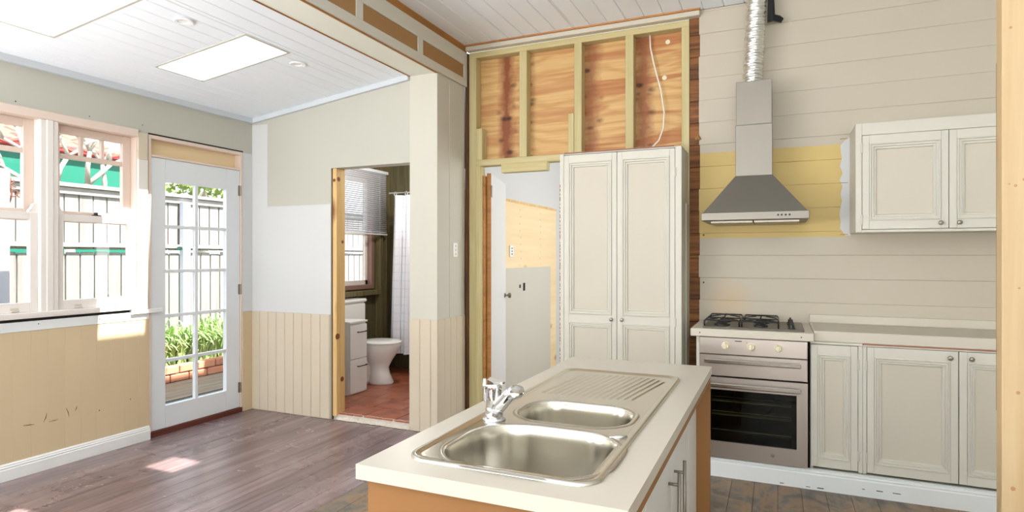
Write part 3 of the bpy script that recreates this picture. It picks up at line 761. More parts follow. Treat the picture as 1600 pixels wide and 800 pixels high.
bp = thing('added_lamp', 'unseen round ceiling fixture added for the bathroom fill light', 'lamp', (-3.3, 5.0, 2.6))  # fixture added out of view to go with the fill light
smooth_by_angle(MB().lathe([(.06, 2.6), (.06, 2.57), (.03, 2.565), (.03, 2.55)], (-3.3, 5.0, 0), 'z', 20).build('rose', 'plate_white', bp))
ld_ = bpy.data.lights.new('bathroom_fill', 'POINT'); ld_.energy = 46; ld_.shadow_soft_size = .05; ld_.color = (1, .97, .93)  # added point light that brightens the bathroom
lo_ = bpy.data.objects.new('bathroom_fill', ld_); col.objects.link(lo_); lo_.location = (-3.3, 5.0, 2.47)
vu = thing('drawer_unit', 'white two-drawer bathroom cabinet beside the toilet', 'drawers', (-4.0, 4.725, .05))
bx('body', 'laminate', vu, -4.30, -3.718, 4.595, 4.85, .05, .735)
for z0, z1 in ((.062, .385), (.392, .715)):
    d = bx('drawer', 'laminate', vu, -3.717, -3.70, 4.597, 4.848, z0, z1)
    zz = z1-.07
    MB().tube([(-3.70, 4.70, zz), (-3.678, 4.70, zz), (-3.678, 4.83, zz), (-3.70, 4.83, zz)], .005, 8).build('handle', 'black', d)
bx('top', 'laminate', vu, -4.31, -3.695, 4.59, 4.855, .735, .752)

to = thing('toilet', 'white ceramic toilet with closed lid under the bathroom window', 'toilet', (-3.9, 5.2, .05))
def ell(cx, cy, rx, ry, z, n=28, flat=0):
    out = []
    for k in range(n):
        t = 2*math.pi*k/n; X = math.cos(t); e = 1
        out.append((cx+rx*X*(1 if X > 0 else .85), cy+ry*math.sin(t)*e, z))
    return out
B = [(-3.80, .15, .105, .05), (-3.80, .155, .11, .07), (-3.82, .13, .09, .16), (-3.83, .125, .088, .22), (-3.82, .16, .12, .30), (-3.81, .205, .165, .38), (-3.80, .225, .18, .44), (-3.80, .228, .182, .455)]
m = MB(); m.loft([ell(cx, 5.2, rx, ry, z) for cx, rx, ry, z in B]); m.build('bowl', 'ceramic', to, smooth=True)
bx('pan_back', 'ceramic', to, -4.12, -3.86, 5.09, 5.31, .05, .44, c=.03)
m = MB(); m.loft([ell(-3.80, 5.2, .235, .19, z) for z in (.458, .474)]); o = m.build('seat', 'ceramic', to)
m = MB(); m.loft([ell(-3.80, 5.2, a, b, z) for a, b, z in ((.237, .192, .476), (.24, .194, .488), (.22, .178, .498), (.1, .08, .502))]); m.build('lid', 'ceramic', to, smooth=True)
bx('cistern', 'ceramic', to, -4.29, -4.13, 5.0, 5.40, .47, .875, c=.02)
bx('cistern_lid', 'ceramic', to, -4.30, -4.12, 4.99, 5.41, .876, .915, c=.014)

cu = thing('shower_curtain', 'pale patterned shower curtain hanging behind the toilet', 'curtain', (-3.35, 5.62, .28))
m = MB(); n = 150; V = []
for j, z in enumerate((2.055, 1.6, 1.0, .5, .29)):
    for i in range(n+1):
        t = i/n; X = -3.93+1.2*t
        if t < .12: X = -3.93+.02*math.sin(t*90)+1.2*t
        spread = 1+.1*(2.05-z)
        V.append((X-.03*(2.05-z)*(1-t), 5.62+.03*spread*math.sin(X*46+.5*math.sin(X*9))+.008*math.sin(X*90+z), z))
F = [(j*(n+1)+i, j*(n+1)+i+1, (j+1)*(n+1)+i+1, (j+1)*(n+1)+i) for j in range(4) for i in range(n)]
m.add(V, F); o = m.build('cloth', 'curtain', cu, smooth=True)
for i in range(9):
    X = -3.90+.145*i; MB().tube([(X+.016*math.cos(a), 5.62, 2.075+.022*math.sin(a)) for a in [k*math.pi/5 for k in range(11)]], .003, 5).build('ring', 'plate_white', cu)
rod = MB().tube([(-3.98, 5.62, 2.085), (XB0+.002, 5.62, 2.085)], .011, 10).build('curtain_rod', 'chrome', smooth=True); tag(rod, 'thin chrome rod carrying the shower curtain', 'rod')

pj = thing('trim_6', 'raw pine stud forming the left jamb of the bathroom doorway', 'door jamb', (-3.43, YF+.06, .0), kind='structure')
bx('stud', 'pine', pj, DX0+.012, DX0+.055, YF+.004, YF+.115, .028, 2.12, c=.004)
bx('dark_gap', 'old_dark', pj, DX0, DX0+.012, YF+.01, YF+.11, 0, 2.12, c=0)
MB().lathe([(.014, 0), (.012, -.0006), (.001, -.001)], (DX0+.03, YF+.004, 2.02), 'y', 12).build('knot', 'old_dark', pj)

for yy, zz, r_ in ((YF+.03, 2.03, .016), (YF+.02, .70, .02), (YF+.075, .33, .018), (YF+.08, 1.5, .012)):
    MB().lathe([(r_*1.5, 0), (r_*1.2, .0006), (r_*.6, .0009), (.001, .001)], (DX0+.0545, yy, zz), 'x', 12).build('knot', 'knot', pj)

# ================================================================== PANELLED CUPBOARD DOORS
PROF = [(0, .012), (.0, .017), (.003, .020), (.007, .020), (.010, .012), (.016, .012), (.017, .015), (.021, .015), (.024, .006), (.030, .006), (.031, .009), (.035, .008), (.038, -.001), (.040, -.001)]
def panel_door(parent, x0, x1, z0, z1, y, panels, fr=.052, knob=None, hinge=None, hz=()):
    """front faces -y, frame plane at y-.018; panels = list of (z0, z1)"""
    m = MB(); t = .018
    zs = [z0]+[q for p in panels for q in p]+[z1]
    m.box(x0, x0+fr, y-t, y, z0, z1, .002).box(x1-fr, x1, y-t, y, z0, z1, .002)
    for i in range(0, len(zs), 2): m.box(x0+fr, x1-fr, y-t, y, zs[i], zs[i+1], 0)
    d = m.build('door', 'cabinet', parent)
    for a, b in panels:
        pr = [(i, h+.005) for i, h in PROF]
        mm = MB(); mm.rings(x0+fr, x1-fr, a, b, pr, y, cap=False); fix_normals(mm.build('moulding', 'cabinet', d))
        i = .040; MB().box(x0+fr+i-.002, x1-fr-i+.002, y-.0045, y-.001, a+i-.002, b-i+.002).build('panel', 'cab_panel', d)
    if knob:
        o = MB().lathe([(.005, -t), (.005, -t-.008), (.011, -t-.012), (.013, -t-.018), (.010, -t-.023), (.001, -t-.025)], (knob[0], y, knob[1]), 'y', 16).build('knob', 'knob_metal', d); smooth_by_angle(o)
    for z in hz:
        MB().box(hinge-.006, hinge+.006, y-t-.002, y-t+.002, z-.03, z+.03, .001).lathe([(.0045, z-.03), (.0045, z+.03)], (hinge, y-t-.003, 0), 'z', 8).build('hinge', 'cabinet', d)
    return d

# tall pantry
tp = thing('pantry_cupboard', 'tall cream two-door pantry cupboard standing under the bare studs', 'cupboard', (-1.02, 4.33, 0))
PY = 4.185
bx('side_panel', 'cabinet', tp, -1.452, -1.43, PY, 4.488, 0, 2.118)
bx('side_panel', 'cabinet', tp, -.607, -.585, PY, 4.488, 0, 2.118)
bx('back_panel', 'cab_panel', tp, -1.43, -.607, 4.475, 4.488, 0, 2.118, c=0)
bx('top_panel', 'cabinet', tp, -1.452, -.585, PY, 4.488, 2.118, 2.128)
bx('raw_top_edge', 'reddish', tp, -1.42, -.64, PY-.012, PY+.10, 2.128, 2.134, c=0)
m = MB(); m.box(-1.452, -1.422, PY-.016, PY, 0, 2.125, .002).box(-.627, -.585, PY-.016, PY, 0, 2.125, .002).box(-1.422, -.627, PY-.016, PY, 0, .10, .002); m.build('face_frame', 'cabinet', tp)
panel_door(tp, -1.420, -1.029, .105, 2.112, PY, [(.15, .903), (.960, 2.06)], knob=(-1.066, .932), hinge=-1.424, hz=(.4, .98, 1.92), fr=.036)
panel_door(tp, -1.026, -.629, .105, 2.112, PY, [(.15, .903), (.960, 2.06)], knob=(-.99, .932), hinge=-.626, hz=(.4, .93, 1.95), fr=.036)
m = MB()
for i in range(60):
    z = .4+1.5*i/60+random.uniform(-.01, .01); m.box(-1.4535, -1.448, PY-.018, PY-.010+random.uniform(0, .004), z, z+random.uniform(.006, .022))
m.build('chipped_edge', 'inset', tp)['kind'] = 'stuff'
bx('side_strip', 'cabinet', tp, -.585, -.578, 4.36, 4.488, .3, 1.75)

# wall cabinet
uc = thing('wall_cabinet', 'cream two-door cabinet hung on the boarded wall', 'cabinet', (1.02, 4.33, 1.525))
UY = 4.185
bx('side_panel', 'cabinet', uc, .44, .458, UY, YK-.006, 1.525, 2.18)
bx('side_panel', 'cabinet', uc, 1.582, 1.60, UY, YK-.006, 1.525, 2.18)
bx('bottom_panel', 'cabinet', uc, .458, 1.582, UY, YK-.006, 1.525, 1.54)
bx('back_panel', 'cab_panel', uc, .458, 1.582, YK-.016, YK-.006, 1.54, 2.165, c=0)
bx('top_panel', 'cabinet', uc, .458, 1.582, UY, YK-.006, 2.165, 2.18)
m = MB(); m.box(.44, .473, UY-.016, UY, 1.522, 2.182, .002).box(.473, 1.60, UY-.016, UY, 2.108, 2.182, .002).box(.473, 1.60, UY-.016, UY, 1.522, 1.538, .002); m.build('face_frame', 'cabinet', uc)
panel_door(uc, .475, .906, 1.541, 2.105, UY-.002, [(1.592, 2.056)], knob=(.866, 1.572), hinge=.472, hz=(1.6, 2.03), fr=.037)
panel_door(uc, .909, 1.34, 1.541, 2.105, UY-.002, [(1.592, 2.056)], knob=(.955, 1.572), fr=.037)
panel_door(uc, 1.343, 1.58, 1.541, 2.105, UY-.002, [(1.592, 2.056)], fr=.037)

# base cabinets to the right of the oven
KY = 4.005
def base_cab(label, x0, x1):
    t = thing('base_cabinet', label, 'cabinet', ((x0+x1)/2, 4.25, 0), group='base cabinets under the kitchen bench')
    bx('side_panel', 'cabinet', t, x0, x0+.016, KY, 4.48, .0, .858)
    bx('side_panel', 'cabinet', t, x1-.016, x1, KY, 4.48, .0, .858)
    bx('back_panel', 'cab_panel', t, x0+.016, x1-.016, 4.47, 4.48, .0, .858, c=0)
    bx('bottom_panel', 'cabinet', t, x0+.016, x1-.016, KY, 4.47, .10, .116, c=0)
    bx('top_rail', 'cabinet', t, x0, x1, KY-.015, KY+.012, .8585, .872 if x0 < .3 else .8655, c=.001)
    return t
b1 = base_cab('narrow cream base cabinet tight against the oven', .185, .456)
bx('stile', 'cabinet', b1, .434, .456, KY-.018, KY, .125, .858)
panel_door(b1, .187, .432, .132, .855, KY, [(.182, .80)], fr=.037, hinge=.436, hz=(.22, .75))
b2 = base_cab('wide cream base cabinet next to the pine post', .457, 1.50)
bx('stile', 'cabinet', b2, .457, .476, KY-.018, KY, .125, .858)
panel_door(b2, .478, .911, .132, .856, KY, [(.182, .80)], fr=.037, knob=(.872, .82), hinge=.475, hz=(.22, .75))
panel_door(b2, .915, 1.34, .132, .856, KY, [(.182, .80)], fr=.037, knob=(.968, .82))
panel_door(b2, 1.344, 1.498, .132, .856, KY, [(.182, .80)], fr=.03)
kb = thing('baseboard_kitchen', 'scuffed white kickboard under the oven and base cabinets', 'kickboard', (.5, 3.97, 0), kind='structure')
m = MB(); pr = [(0, 0), (-.026, 0), (-.026, .088), (-.022, .094), (-.024, .102), (-.016, .108), (-.016, .114), (0, .118)]
m.loft([[(xx, 3.985+a, b) for a, b in pr] for xx in (-.47, 1.51)]); fix_normals(m.build('board', 'band', kb))
for X in (.02, .16, .22, .45, .52, .6):
    MB().box(X, X+random.uniform(.01, .04), 3.9586, 3.96, .012+.03*(X > .3), .0145+.03*(X > .3)+random.uniform(0, .003)).build('paint_chip', 'rubber', kb)

bt = thing('benchtop', 'painted cream kitchen bench over the base cabinets', 'benchtop', (.85, 4.24, .866))
bx('slab', 'bench_white', bt, .2035, 1.53, 3.986, 4.497, .8735, .936, c=.004)
bx('raw_edge', 'reddish', bt, .46, 1.53, 3.988, 4.0, .866, .873, c=0)
bx('upstand', 'bench_white', bt, .203, 1.53, 4.474, 4.497, .936, .99, c=.003)

# ---------------------------------------------------------------- oven
ov = thing('oven', 'stainless steel built-in oven with three cream knobs', 'oven', (-.137, 4.2, .12))
OX0, OX1, OY = -.445, .170, 3.952
bx('body', 'black', ov, OX0+.01, OX1-.01, 4.44, 4.46, .13, .86, c=0)
for b in ((OX0+.01, OX0+.02, OY+.03, 4.44, .13, .86), (OX1-.02, OX1-.01, OY+.03, 4.44, .13, .86)): bx('side_wall', 'black', ov, *b, c=0)
bx('oven_ceiling', 'black', ov, OX0+.02, OX1-.02, OY+.03, 4.44, .6, .62, c=0)
bx('oven_floor', 'black', ov, OX0+.02, OX1-.02, OY+.03, 4.44, .13, .15, c=0)
cp = bx('control_panel', 'steel_warm', ov, OX0, OX1, OY, OY+.03, .768, .872, c=.003)
for X in (-.288, -.14, .011):
    k = MB().lathe([(.025, -.0), (.025, -.004), (.02, -.006), (.0185, -.02), (.016, -.023), (.001, -.0235)], (X, OY, .823), 'y', 22).build('knob', 'cream_knob', ov); smooth_by_angle(k)
    MB().box(X-.0045, X+.0045, OY-.030, OY-.02, .806, .841, .002).build('grip', 'cream_knob', k)
bx('logo_mark', 'dark', ov, -.235, -.195, OY-.0008, OY, .851, .856, c=0)
bx('pilot_light', 'gutter', ov, -.168, -.163, OY-.001, OY, .845, .85, c=0)
gd = bx('grill_door', 'steel_warm', ov, OX0, OX1, OY, OY+.03, .632, .763, c=.003)
def bar(parent, z):
    m = MB(); n = 10
    m.box(-.415, .135, OY-.042, OY-.028, z-.013, z+.013, .005); o = m.build('handle', 'steel_sink', parent)
    for X in (-.40, .12): bx('handle_foot', 'steel', parent, X-.01, X+.01, OY-.03, OY, z-.008, z+.008)
bar(gd, .728)
m = MB()
for x0, x1, z0, z1 in sub_rects([(OX0, OX1, .124, .624)], [(-.398, .111, .225, .547)]): m.box(x0, x1, OY, OY+.03, z0, z1)
od = m.build('oven_door', 'steel_warm', ov); bar(od, .579)
bx('window_glass', 'glass_dark', od, -.398, .111, OY+.006, OY+.011, .225, .547, c=0)
for a, b in ((-.398, -.371), (.084, .111)): bx('glass_border', 'black', od, a, b, OY+.0115, OY+.014, .225, .547, c=0)
for z in (.47, .405, .385, .29):
    m = MB().tube([(-.415, OY+.034, z), (.14, OY+.034, z)], .0035 if z in (.47, .29) else .0025, 6)
    for xx in (-.415, .14): m.tube([(xx, OY+.034, z), (xx, 4.40, z)], .0025, 4, False)
    m.tube([(-.415, 4.40, z), (.14, 4.40, z)], .003, 6); m.build('rack', 'plate_white', ov)
m = MB().tube([(-.14+.13*math.cos(a), 4.43, .40+.13*math.sin(a)) for a in [2*math.pi*k/28 for k in range(29)]], .006, 6); m.build('fan_ring', 'knob_metal', ov)
MB().lathe([(.012, 0), (.01, -.001), (.001, -.002)], (-.02, OY, .175), 'y', 12).build('badge', 'steel', ov)
oh = thing('oven_housing', 'white side panel standing between oven and exposed backing boards', 'panel', (-.46, 4.2, 0))
bx('side_panel', 'cabinet', oh, -.468, -.447, 3.958+.03, 4.48, 0, .874)
ob = MB().box(-.497, .203, 3.925, 4.495, .8765, .925, .004).build('benchtop', 'bench_white')
tag(ob, 'short white benchtop above the oven carrying the gas cooktop', 'benchtop')
for X in (-.44, .135): MB().lathe([(.004, 0), (.004, -.001), (.001, -.0015)], (X, 3.925, .90), 'y', 8).build('screw_head', 'rubber', ob)

ck = thing('cooktop', 'four-burner stainless gas cooktop with black trivets', 'cooktop', (-.14, 4.22, .925))
bx('tray', 'steel', ck, -.43, .155, 3.975, 4.45, .9255, .935, c=.004)
for X, Y, rr in ((-.32, 4.09, .05), (-.32, 4.32, .042), (-.09, 4.09, .042), (-.09, 4.32, .05)):
    b = MB().lathe([(rr, .935), (rr, .945), (rr*.75, .95), (rr*.7, .956), (rr*.6, .958), (.001, .959)], (X, Y, 0), 'z', 20).build('burner', 'black', ck); smooth_by_angle(b)
    MB().lathe([(rr*.55, .958), (rr*.5, .962), (.001, .963)], (X, Y, 0), 'z', 18).build('cap', 'black', b)
for X0, X1 in ((-.42, -.212), (-.198, .012)):
    m = MB(); y0, y1, zt = 4.0, 4.42, .975
    m.tube([(X0, y0, .937), (X0, y0, zt-.008), (X0+.008, y0, zt), (X1-.008, y0, zt), (X1, y0, zt-.008), (X1, y0, .937)], .0055, 6)
    m.tube([(X0, y1, .937), (X0, y1, zt-.008), (X0+.008, y1, zt), (X1-.008, y1, zt), (X1, y1, zt-.008), (X1, y1, .937)], .0055, 6)
    m.tube([(X0, y0, zt-.008), (X0, y1, zt-.008)], .0055, 6).tube([(X1, y0, zt-.008), (X1, y1, zt-.008)], .0055, 6)
    xm = (X0+X1)/2
    m.tube([(X0, 4.205, zt-.004), (X1, 4.205, zt-.004)], .0045, 6)
    for Y in (4.09, 4.32):
        for dx, dy in ((1, 0), (-1, 0), (0, 1), (0, -1)):
            m.tube([(xm+dx*.095, Y+dy*.10, zt-.006), (xm+dx*.03, Y+dy*.03, zt+.004), (xm+dx*.03, Y+dy*.03, zt+.012)], .0042, 6)
    m.build('trivet', 'black', ck, smooth=True)
for Y in (4.05, 4.16, 4.27, 4.38):
    k = MB().lathe([(.022, .935), (.022, .940), (.016, .942), (.014, .96), (.001, .961)], (.085, Y, 0), 'z', 18).build('knob', 'black', ck); smooth_by_angle(k)
    MB().box(.080, .09, Y-.018, Y+.018, .955, .972, .003).build('grip', 'black', k)

# ---------------------------------------------------------------- range hood
rh = thing('range_hood', 'stainless pyramid range hood mounted on the yellow wall patch', 'range hood', (-.13, 4.25, 1.60))
HX0, HX1, HY = -.442, .182, 4.02
YB = YK-.002
bx('front_rail', 'steel', rh, HX0, HX1, HY, YB, 1.606, 1.656, c=.003)
m = MB(); m.loft([[(HX0+.01, HY+.01, 1.656), (HX1-.01, HY+.01, 1.656), (HX1-.01, YB, 1.656), (HX0+.01, YB, 1.656)], [(-.249, 4.222, 1.905), (-.021, 4.222, 1.905), (-.021, YB, 1.905), (-.249, YB, 1.905)]])
m.build('canopy', 'steel', rh)
bx('chimney', 'steel', rh, -.247, -.023, 4.224, YB, 1.905, 2.24, c=.002)
bx('chimney_sleeve', 'steel', rh, -.244, -.026, 4.227, YB, 2.24, 2.527, c=.002)
for a, b in ((-.39, -.135), (-.13, .13)): bx('grease_filter', 'knob_metal', rh, a, b, HY+.06, YB-.05, 1.59, 1.606, c=.002)
for X in (.01, .03, .052, .074):
    MB().lathe([(.006, 0), (.006, -.002), (.004, -.003), (.001, -.003)], (X, HY, 1.632), 'y', 10).build('button', 'black', rh)
dk = MB(); pr = []; Lp = []
nz = 27
for i in range(nz*4+1):
    t = i/(nz*4); z = 2.5285+.622*t; rr = .0575+.0065*math.cos(i*math.pi/2)+.0015*math.sin(i*2.7)
    cx = -.148+.028*t; cy = 4.36; Lp.append([(cx+rr*(1+.06*math.sin(3*a+i*1.3)*.3)*math.cos(a), cy+rr*math.sin(a), z+.004*math.sin(2*a+i)) for a in [2*math.pi*k/28 for k in range(28)]])
dk.loft(Lp); o = dk.build('exhaust_duct', 'foil', smooth=True); tag(o, 'crinkled silver foil duct rising from the range hood', 'duct')
m = MB()
P = [(-.052, 3.149), (-.03, 3.149), (-.012, 3.09), (-.008, 3.0), (.025, 2.995), (.045, 2.975), (.03, 2.95), (-.02, 2.958), (-.056, 2.95)]
m.loft([[(a, 4.40+.02*math.sin(a*40), b) for a, b in P], [(a, 4.416+.02*math.sin(a*40), b) for a, b in P]]); o = fix_normals(m.build('black_plastic_flap', 'black_plastic')); tag(o, 'torn black plastic flap hanging beside the foil duct', 'plastic flap')

# ================================================================== ISLAND
isl = thing('kitchen_island', 'kitchen island with brown board ends and white doors', 'island', (-.57, 1.93, 0))
bx('end_panel', 'mdf', isl, -.875, -.262, 1.15, 1.168, 0, .864, c=.001)
bx('end_panel', 'mdf', isl, -.875, -.260, 2.700, 2.722, 0, .864, c=.001)
bx('back_panel', 'mdf', isl, -.875, -.857, 1.168, 2.70, 0, .864, c=.001)
bx('front_rail', 'mdf', isl, -.335, -.258, 1.168, 2.70, .845, .864, c=0)
bx('kickboard', 'laminate', isl, -.39, -.375, 1.168, 2.70, 0, .12, c=0)
bx('cabinet_floor', 'laminate', isl, -.857, -.335, 1.168, 2.70, .12, .136, c=0)
for i, (a, b, hy) in enumerate(((1.172, 1.594, 1.55), (1.598, 2.022, 1.965), (2.026, 2.446, 2.085), (2.45, 2.697, None))):
    d = bx('door', 'laminate', isl, -.335, -.317, a, b, .128, .84, c=.001)
    if hy:
        MB().tube([(-.283, hy, .33), (-.283, hy, .69)], .006, 10).tube([(-.317, hy, .37), (-.283, hy, .37)], .005, 8).tube([(-.317, hy, .65), (-.283, hy, .65)], .005, 8).build('handle', 'steel', d, smooth=True)
tb = MB()
for x0, x1, y0, y1 in sub_rects([(-.89, -.256, 1.126, 2.74)], [(-.785, -.355, 1.225, 1.89)]): tb.box(x0, x1, y0, y1, .868, .899)
it = tb.build('benchtop', 'bench'); tag(it, 'cream laminate island benchtop holding the double-bowl sink', 'benchtop')
bx('edge_band', 'bench', it, -.8902, -.2558, 1.1248, 1.126, .865, .8992, c=0)

# ---------------------------------------------------------------- sink
sk = thing('kitchen_sink', 'stainless double-bowl sink with ribbed drainer set into the island', 'sink', (-.58, 1.82, .9))
def rrect(cx, cy, hx, hy, r, z, n=10, bulge=0):
    out = []
    for sx, sy, a0 in ((1, 1, 0), (-1, 1, 90), (-1, -1, 180), (1, -1, 270)):
        for k in range(n+1):
            a = R(a0+90*k/n); X = sx*(hx-r)+r*math.cos(a); Y = sy*(hy-r)+r*math.sin(a)
            out.append((cx+X*(1+bulge*(1-(Y/hy)**2)), cy+Y*(1+bulge*(1-(X/hx)**2)), z))
    return out
SX0, SX1, SY0, SY1 = -.815, -.338, 1.198, 2.432
scx, scy, shx, shy = (SX0+SX1)/2, (SY0+SY1)/2, (SX1-SX0)/2, (SY1-SY0)/2
bowls = [(-.553, 1.388, .200, .174, .12), (-.557, 1.743, .166, .118, .085)]
rim = MB(); N_ = 10
rim.loft([rrect(scx, scy, shx-i, shy-i, .06-i*.8, z, N_) for i, z in ((0, .8995), (.001, .904), (.005, .9065), (.012, .9065), (.018, .904), (.024, .9025), (.030, .903))], False, False)
rim.build('rim', 'steel_sink', sk, smooth=True)
# pressed deck as a fine grid, open over the bowls
def inside(x, y, b, grow=0):
    cx, cy, hx, hy, r = b; X, Y = (x-cx), (y-cy)
    X /= (1+.04*(1-(Y/hy)**2)) if abs(Y) < hy else 1; Y /= (1+.04*(1-(X/hx)**2)) if abs(X) < hx else 1
    qx, qy = abs(X)-(hx-r), abs(Y)-(hy-r)
    return math.hypot(max(qx, 0), max(qy, 0))+min(max(qx, qy), 0)-r < grow
dx0, dx1, dy0, dy1 = SX0+.027, SX1-.027, SY0+.027, SY1-.027
nx, ny = 108, 294
def deck_z(x, y):
    z = .9028
    if y > 1.93:
        g = 0
        lx = x+.565; yy = y-2.18
        u = lx-.13*yy*(1+1.2*lx)         # ribs fan slightly
        if abs(u) < .175:
            lim0 = 1.955+.35*max(0, u-.06)**1.3; lim1 = 2.375-.25*max(0, -u-.02)-.9*max(0, u-.10)
            e = min((y-lim0)/.015, (lim1-y)/.015, 1)
            if e > 0:
                p = (u % .0245)/.0245; g = max(0, math.cos((p-.5)*2*math.pi))**2*e
        z += -.0032*g
    if y < 1.93 and x > -.385 and y > 1.5 and False: z -= .001
    return z
V = []; F = []; ids = {}
for j in range(ny+1):
    for i in range(nx+1):
        x = dx0+(dx1-dx0)*i/nx; y = dy0+(dy1-dy0)*j/ny; V.append((x, y, deck_z(x, y)))
FD, FDr = [], []
for j in range(ny):
    yc = dy0+(dy1-dy0)*(j+.5)/ny
    for i in range(nx):
        xc = dx0+(dx1-dx0)*(i+.5)/nx
        if any(inside(xc, yc, b, .001) for b in bowls): continue
        (FDr if yc > 1.93 else FD).append((j*(nx+1)+i, j*(nx+1)+i+1, (j+1)*(nx+1)+i+1, (j+1)*(nx+1)+i))
def sub_mesh(fs):
    used = sorted({i for f in fs for i in f}); mp = {a: b for b, a in enumerate(used)}
    m = MB(); m.add([V[i] for i in used], [tuple(mp[i] for i in f) for f in fs]); return m
sub_mesh(FD).build('sink_deck', 'steel_sink', sk, smooth=True)
sub_mesh(FDr).build('drainer', 'steel_sink', sk, smooth=True)
for cx, cy, hx, hy, r in bowls:
    dp = .165
    lv = [(-.014, .9030), (-.010, .9048), (-.005, .9052), (-.001, .9042), (.001, .901), (.003, .895), (.006, .87), (.010, .82), (.014, .9-dp+.045), (.020, .9-dp+.022), (.032, .9-dp+.008), (.05, .9-dp+.003), (.08, .9-dp), (.105, .9-dp-.002)]
    m = MB(); m.loft([rrect(cx, cy, hx-i, hy-i, max(r-i, .012), z, 14, .04*(1-min(1, max(i, 0)/.1))) for i, z in lv], False, True)
    b = m.build('bowl', 'steel_sink', sk, smooth=True)
    MB().lathe([(.042, .9-dp+.001), (.038, .9-dp+.0015), (.03, .9-dp-.0015), (.001, .9-dp-.0018)], (cx, cy, 0), 'z', 24).build('waste', 'chrome', b, smooth=True)
m = MB().tube([(-.40+.0, 1.545, .9035), (-.375, 1.555, .9045), (-.362, 1.575, .9035)], [.003, .006, .003], 8); m.build('overflow_dimple', 'chrome', sk, smooth=True)

tp_ = thing('mixer_tap', 'chrome lever mixer tap standing between the two sink bowls', 'tap', (-.748, 1.585, .903))
TX, TY = -.755, 1.585
o = MB().lathe([(.034, .9035), (.034, .907), (.030, .911), (.026, .913), (.026, .935), (.0245, .94)], (TX, TY, 0), 'z', 28).build('base', 'chrome', tp_); smooth_by_angle(o, 50)
o = MB().lathe([(.0245, .938), (.0225, .96), (.022, .985), (.0235, .988), (.0235, 1.0), (.021, 1.01), (.012, 1.014), (.001, 1.015)], (TX, TY, 0), 'z', 28).build('cartridge_body', 'chrome', tp_); smooth_by_angle(o, 50)
m = MB().tube([(TX+.004, TY-.002, .93), (TX+.03, TY-.012, .955), (TX+.058, TY-.024, .985), (TX+.080, TY-.032, 1.0)], [.022, .020, .0175, .017], 18); m.build('spout', 'chrome', tp_, smooth=True)
o = MB().lathe([(.001, -.019), (.014, -.018), (.0185, -.01), (.019, .004), (.0165, .014), (.001, .018)], (TX+.088, TY-.035, .999), 'y', 22).build('spout_head', 'chrome', tp_); smooth_by_angle(o, 50)
m = MB(); m.loft([[(TX-.026, TY-.014, z0), (TX-.012, TY-.022, z0), (TX+.008, TY-.022, z1), (TX+.03, TY-.006, z1), (TX+.03, TY+.01, z1), (TX, TY+.02, z1), (TX-.02, TY+.016, z0)] for z0, z1 in ((1.006, 1.008), (1.022, 1.014))])
o = fix_normals(m.build('lever', 'chrome', tp_))
MB().tube([(TX-.022, TY-.01, .955), (TX-.024, TY-.011, 1.0), (TX-.022, TY-.010, 1.022)], [.007, .0085, .008], 10).build('lever_grip', 'chrome', tp_, smooth=True)
MB().lathe([(.0035, 0), (.003, -.001), (.001, -.0015)], (TX+.004, TY-.0232, .997), 'y', 10).build('red_dot', 'gutter', tp_)

# ================================================================== PINE POST, REAR WALLS
ps = MB().box(.518, .60, 1.872, 1.917, 0, ZK, .003).build('pine_post', 'pine_pale'); tag(ps, 'raw pine stud post running floor to ceiling at the right edge', 'post')
for xx, zz, r_ in ((.545, 1.555, .004), (.562, 1.57, .004), (.532, 1.56, .003), (.55, 1.04, .005), (.575, .97, .004), (.54, .80, .006), (.565, .70, .004), (.552, 1.30, .003), (.535, 1.95, .004), (.568, 1.86, .004)):
    MB().lathe([(r_, 0), (r_*.8, -.0004), (.001, -.0006)], (xx, 1.8722, zz), 'y', 10).build('knot', 'knot_soft', ps)
bx('lining_board', 'old_dark', ps, .521, .60, 1.917, 1.929, .98, 1.88, c=.001)
bx('lining_board', 'pine', ps, .523, .60, 1.917, 1.929, 1.88, ZK, c=.001)
bx('lining_board', 'pine', ps, .523, .60, 1.917, 1.929, 0, .98, c=.001)
wr = MB().box(XR, XR+.1, YR, 4.6, 0, ZK+.05)
wright = wr.build('wall_right', 'plaster_cream'); tag(wright, 'cream kitchen side wall out of view beyond the pine post', 'wall', kind='structure')
m = MB()
for x0, x1, z0, z1 in sub_rects([(XL-.13, XR+.1, 0, ZK+.05)], [(-.7, 1.5, 1.0, 2.1), (-3.9, -3.1, 1.0, 2.1)]): m.box(x0, x1, YR-.1, YR, z0, z1)  # both unseen openings are added to let in fill light
wrr = m.build('wall_rear', 'plaster_cream'); tag(wrr, 'cream rear wall behind the viewer with two openings added for fill light', 'wall', kind='structure')

# ================================================================== OUTDOORS
gd_ = MB().box(-26, XL-.13, -12, 24, -.4, -.08).build('ground', 'soil'); tag(gd_, 'bare garden soil outside the windows', 'ground', kind='structure')
XFN = -6.8
fn = thing('paling_fence', 'weathered grey paling fence outside the windows', 'fence', (XFN, 4.5, -.1))
y = .2; i = 0
while y < 9.6:
    MB().box(XFN-.016, XFN, y+.006, y+.140, 1.45, 2.10+random.uniform(-.01, .01), c=.003).build('paling', 'fence', fn)
    MB().box(XFN+.004, XFN+.022, y+.006, y+.140, -.08, 1.425+random.uniform(-.015, .01), c=.006).build('paling', 'fence', fn)
    y += .146
bx('back_boards', 'fence', fn, XFN-.03, XFN-.017, .2, 9.6, 1.46, 2.09, c=0)
bx('back_boards', 'fence', fn, XFN-.012, XFN+.002, .2, 9.6, -.08, 1.40, c=0)
bx('cap_rail', 'fence_rail', fn, XFN-.05, XFN+.05, .1, 9.7, 2.105, 2.145)
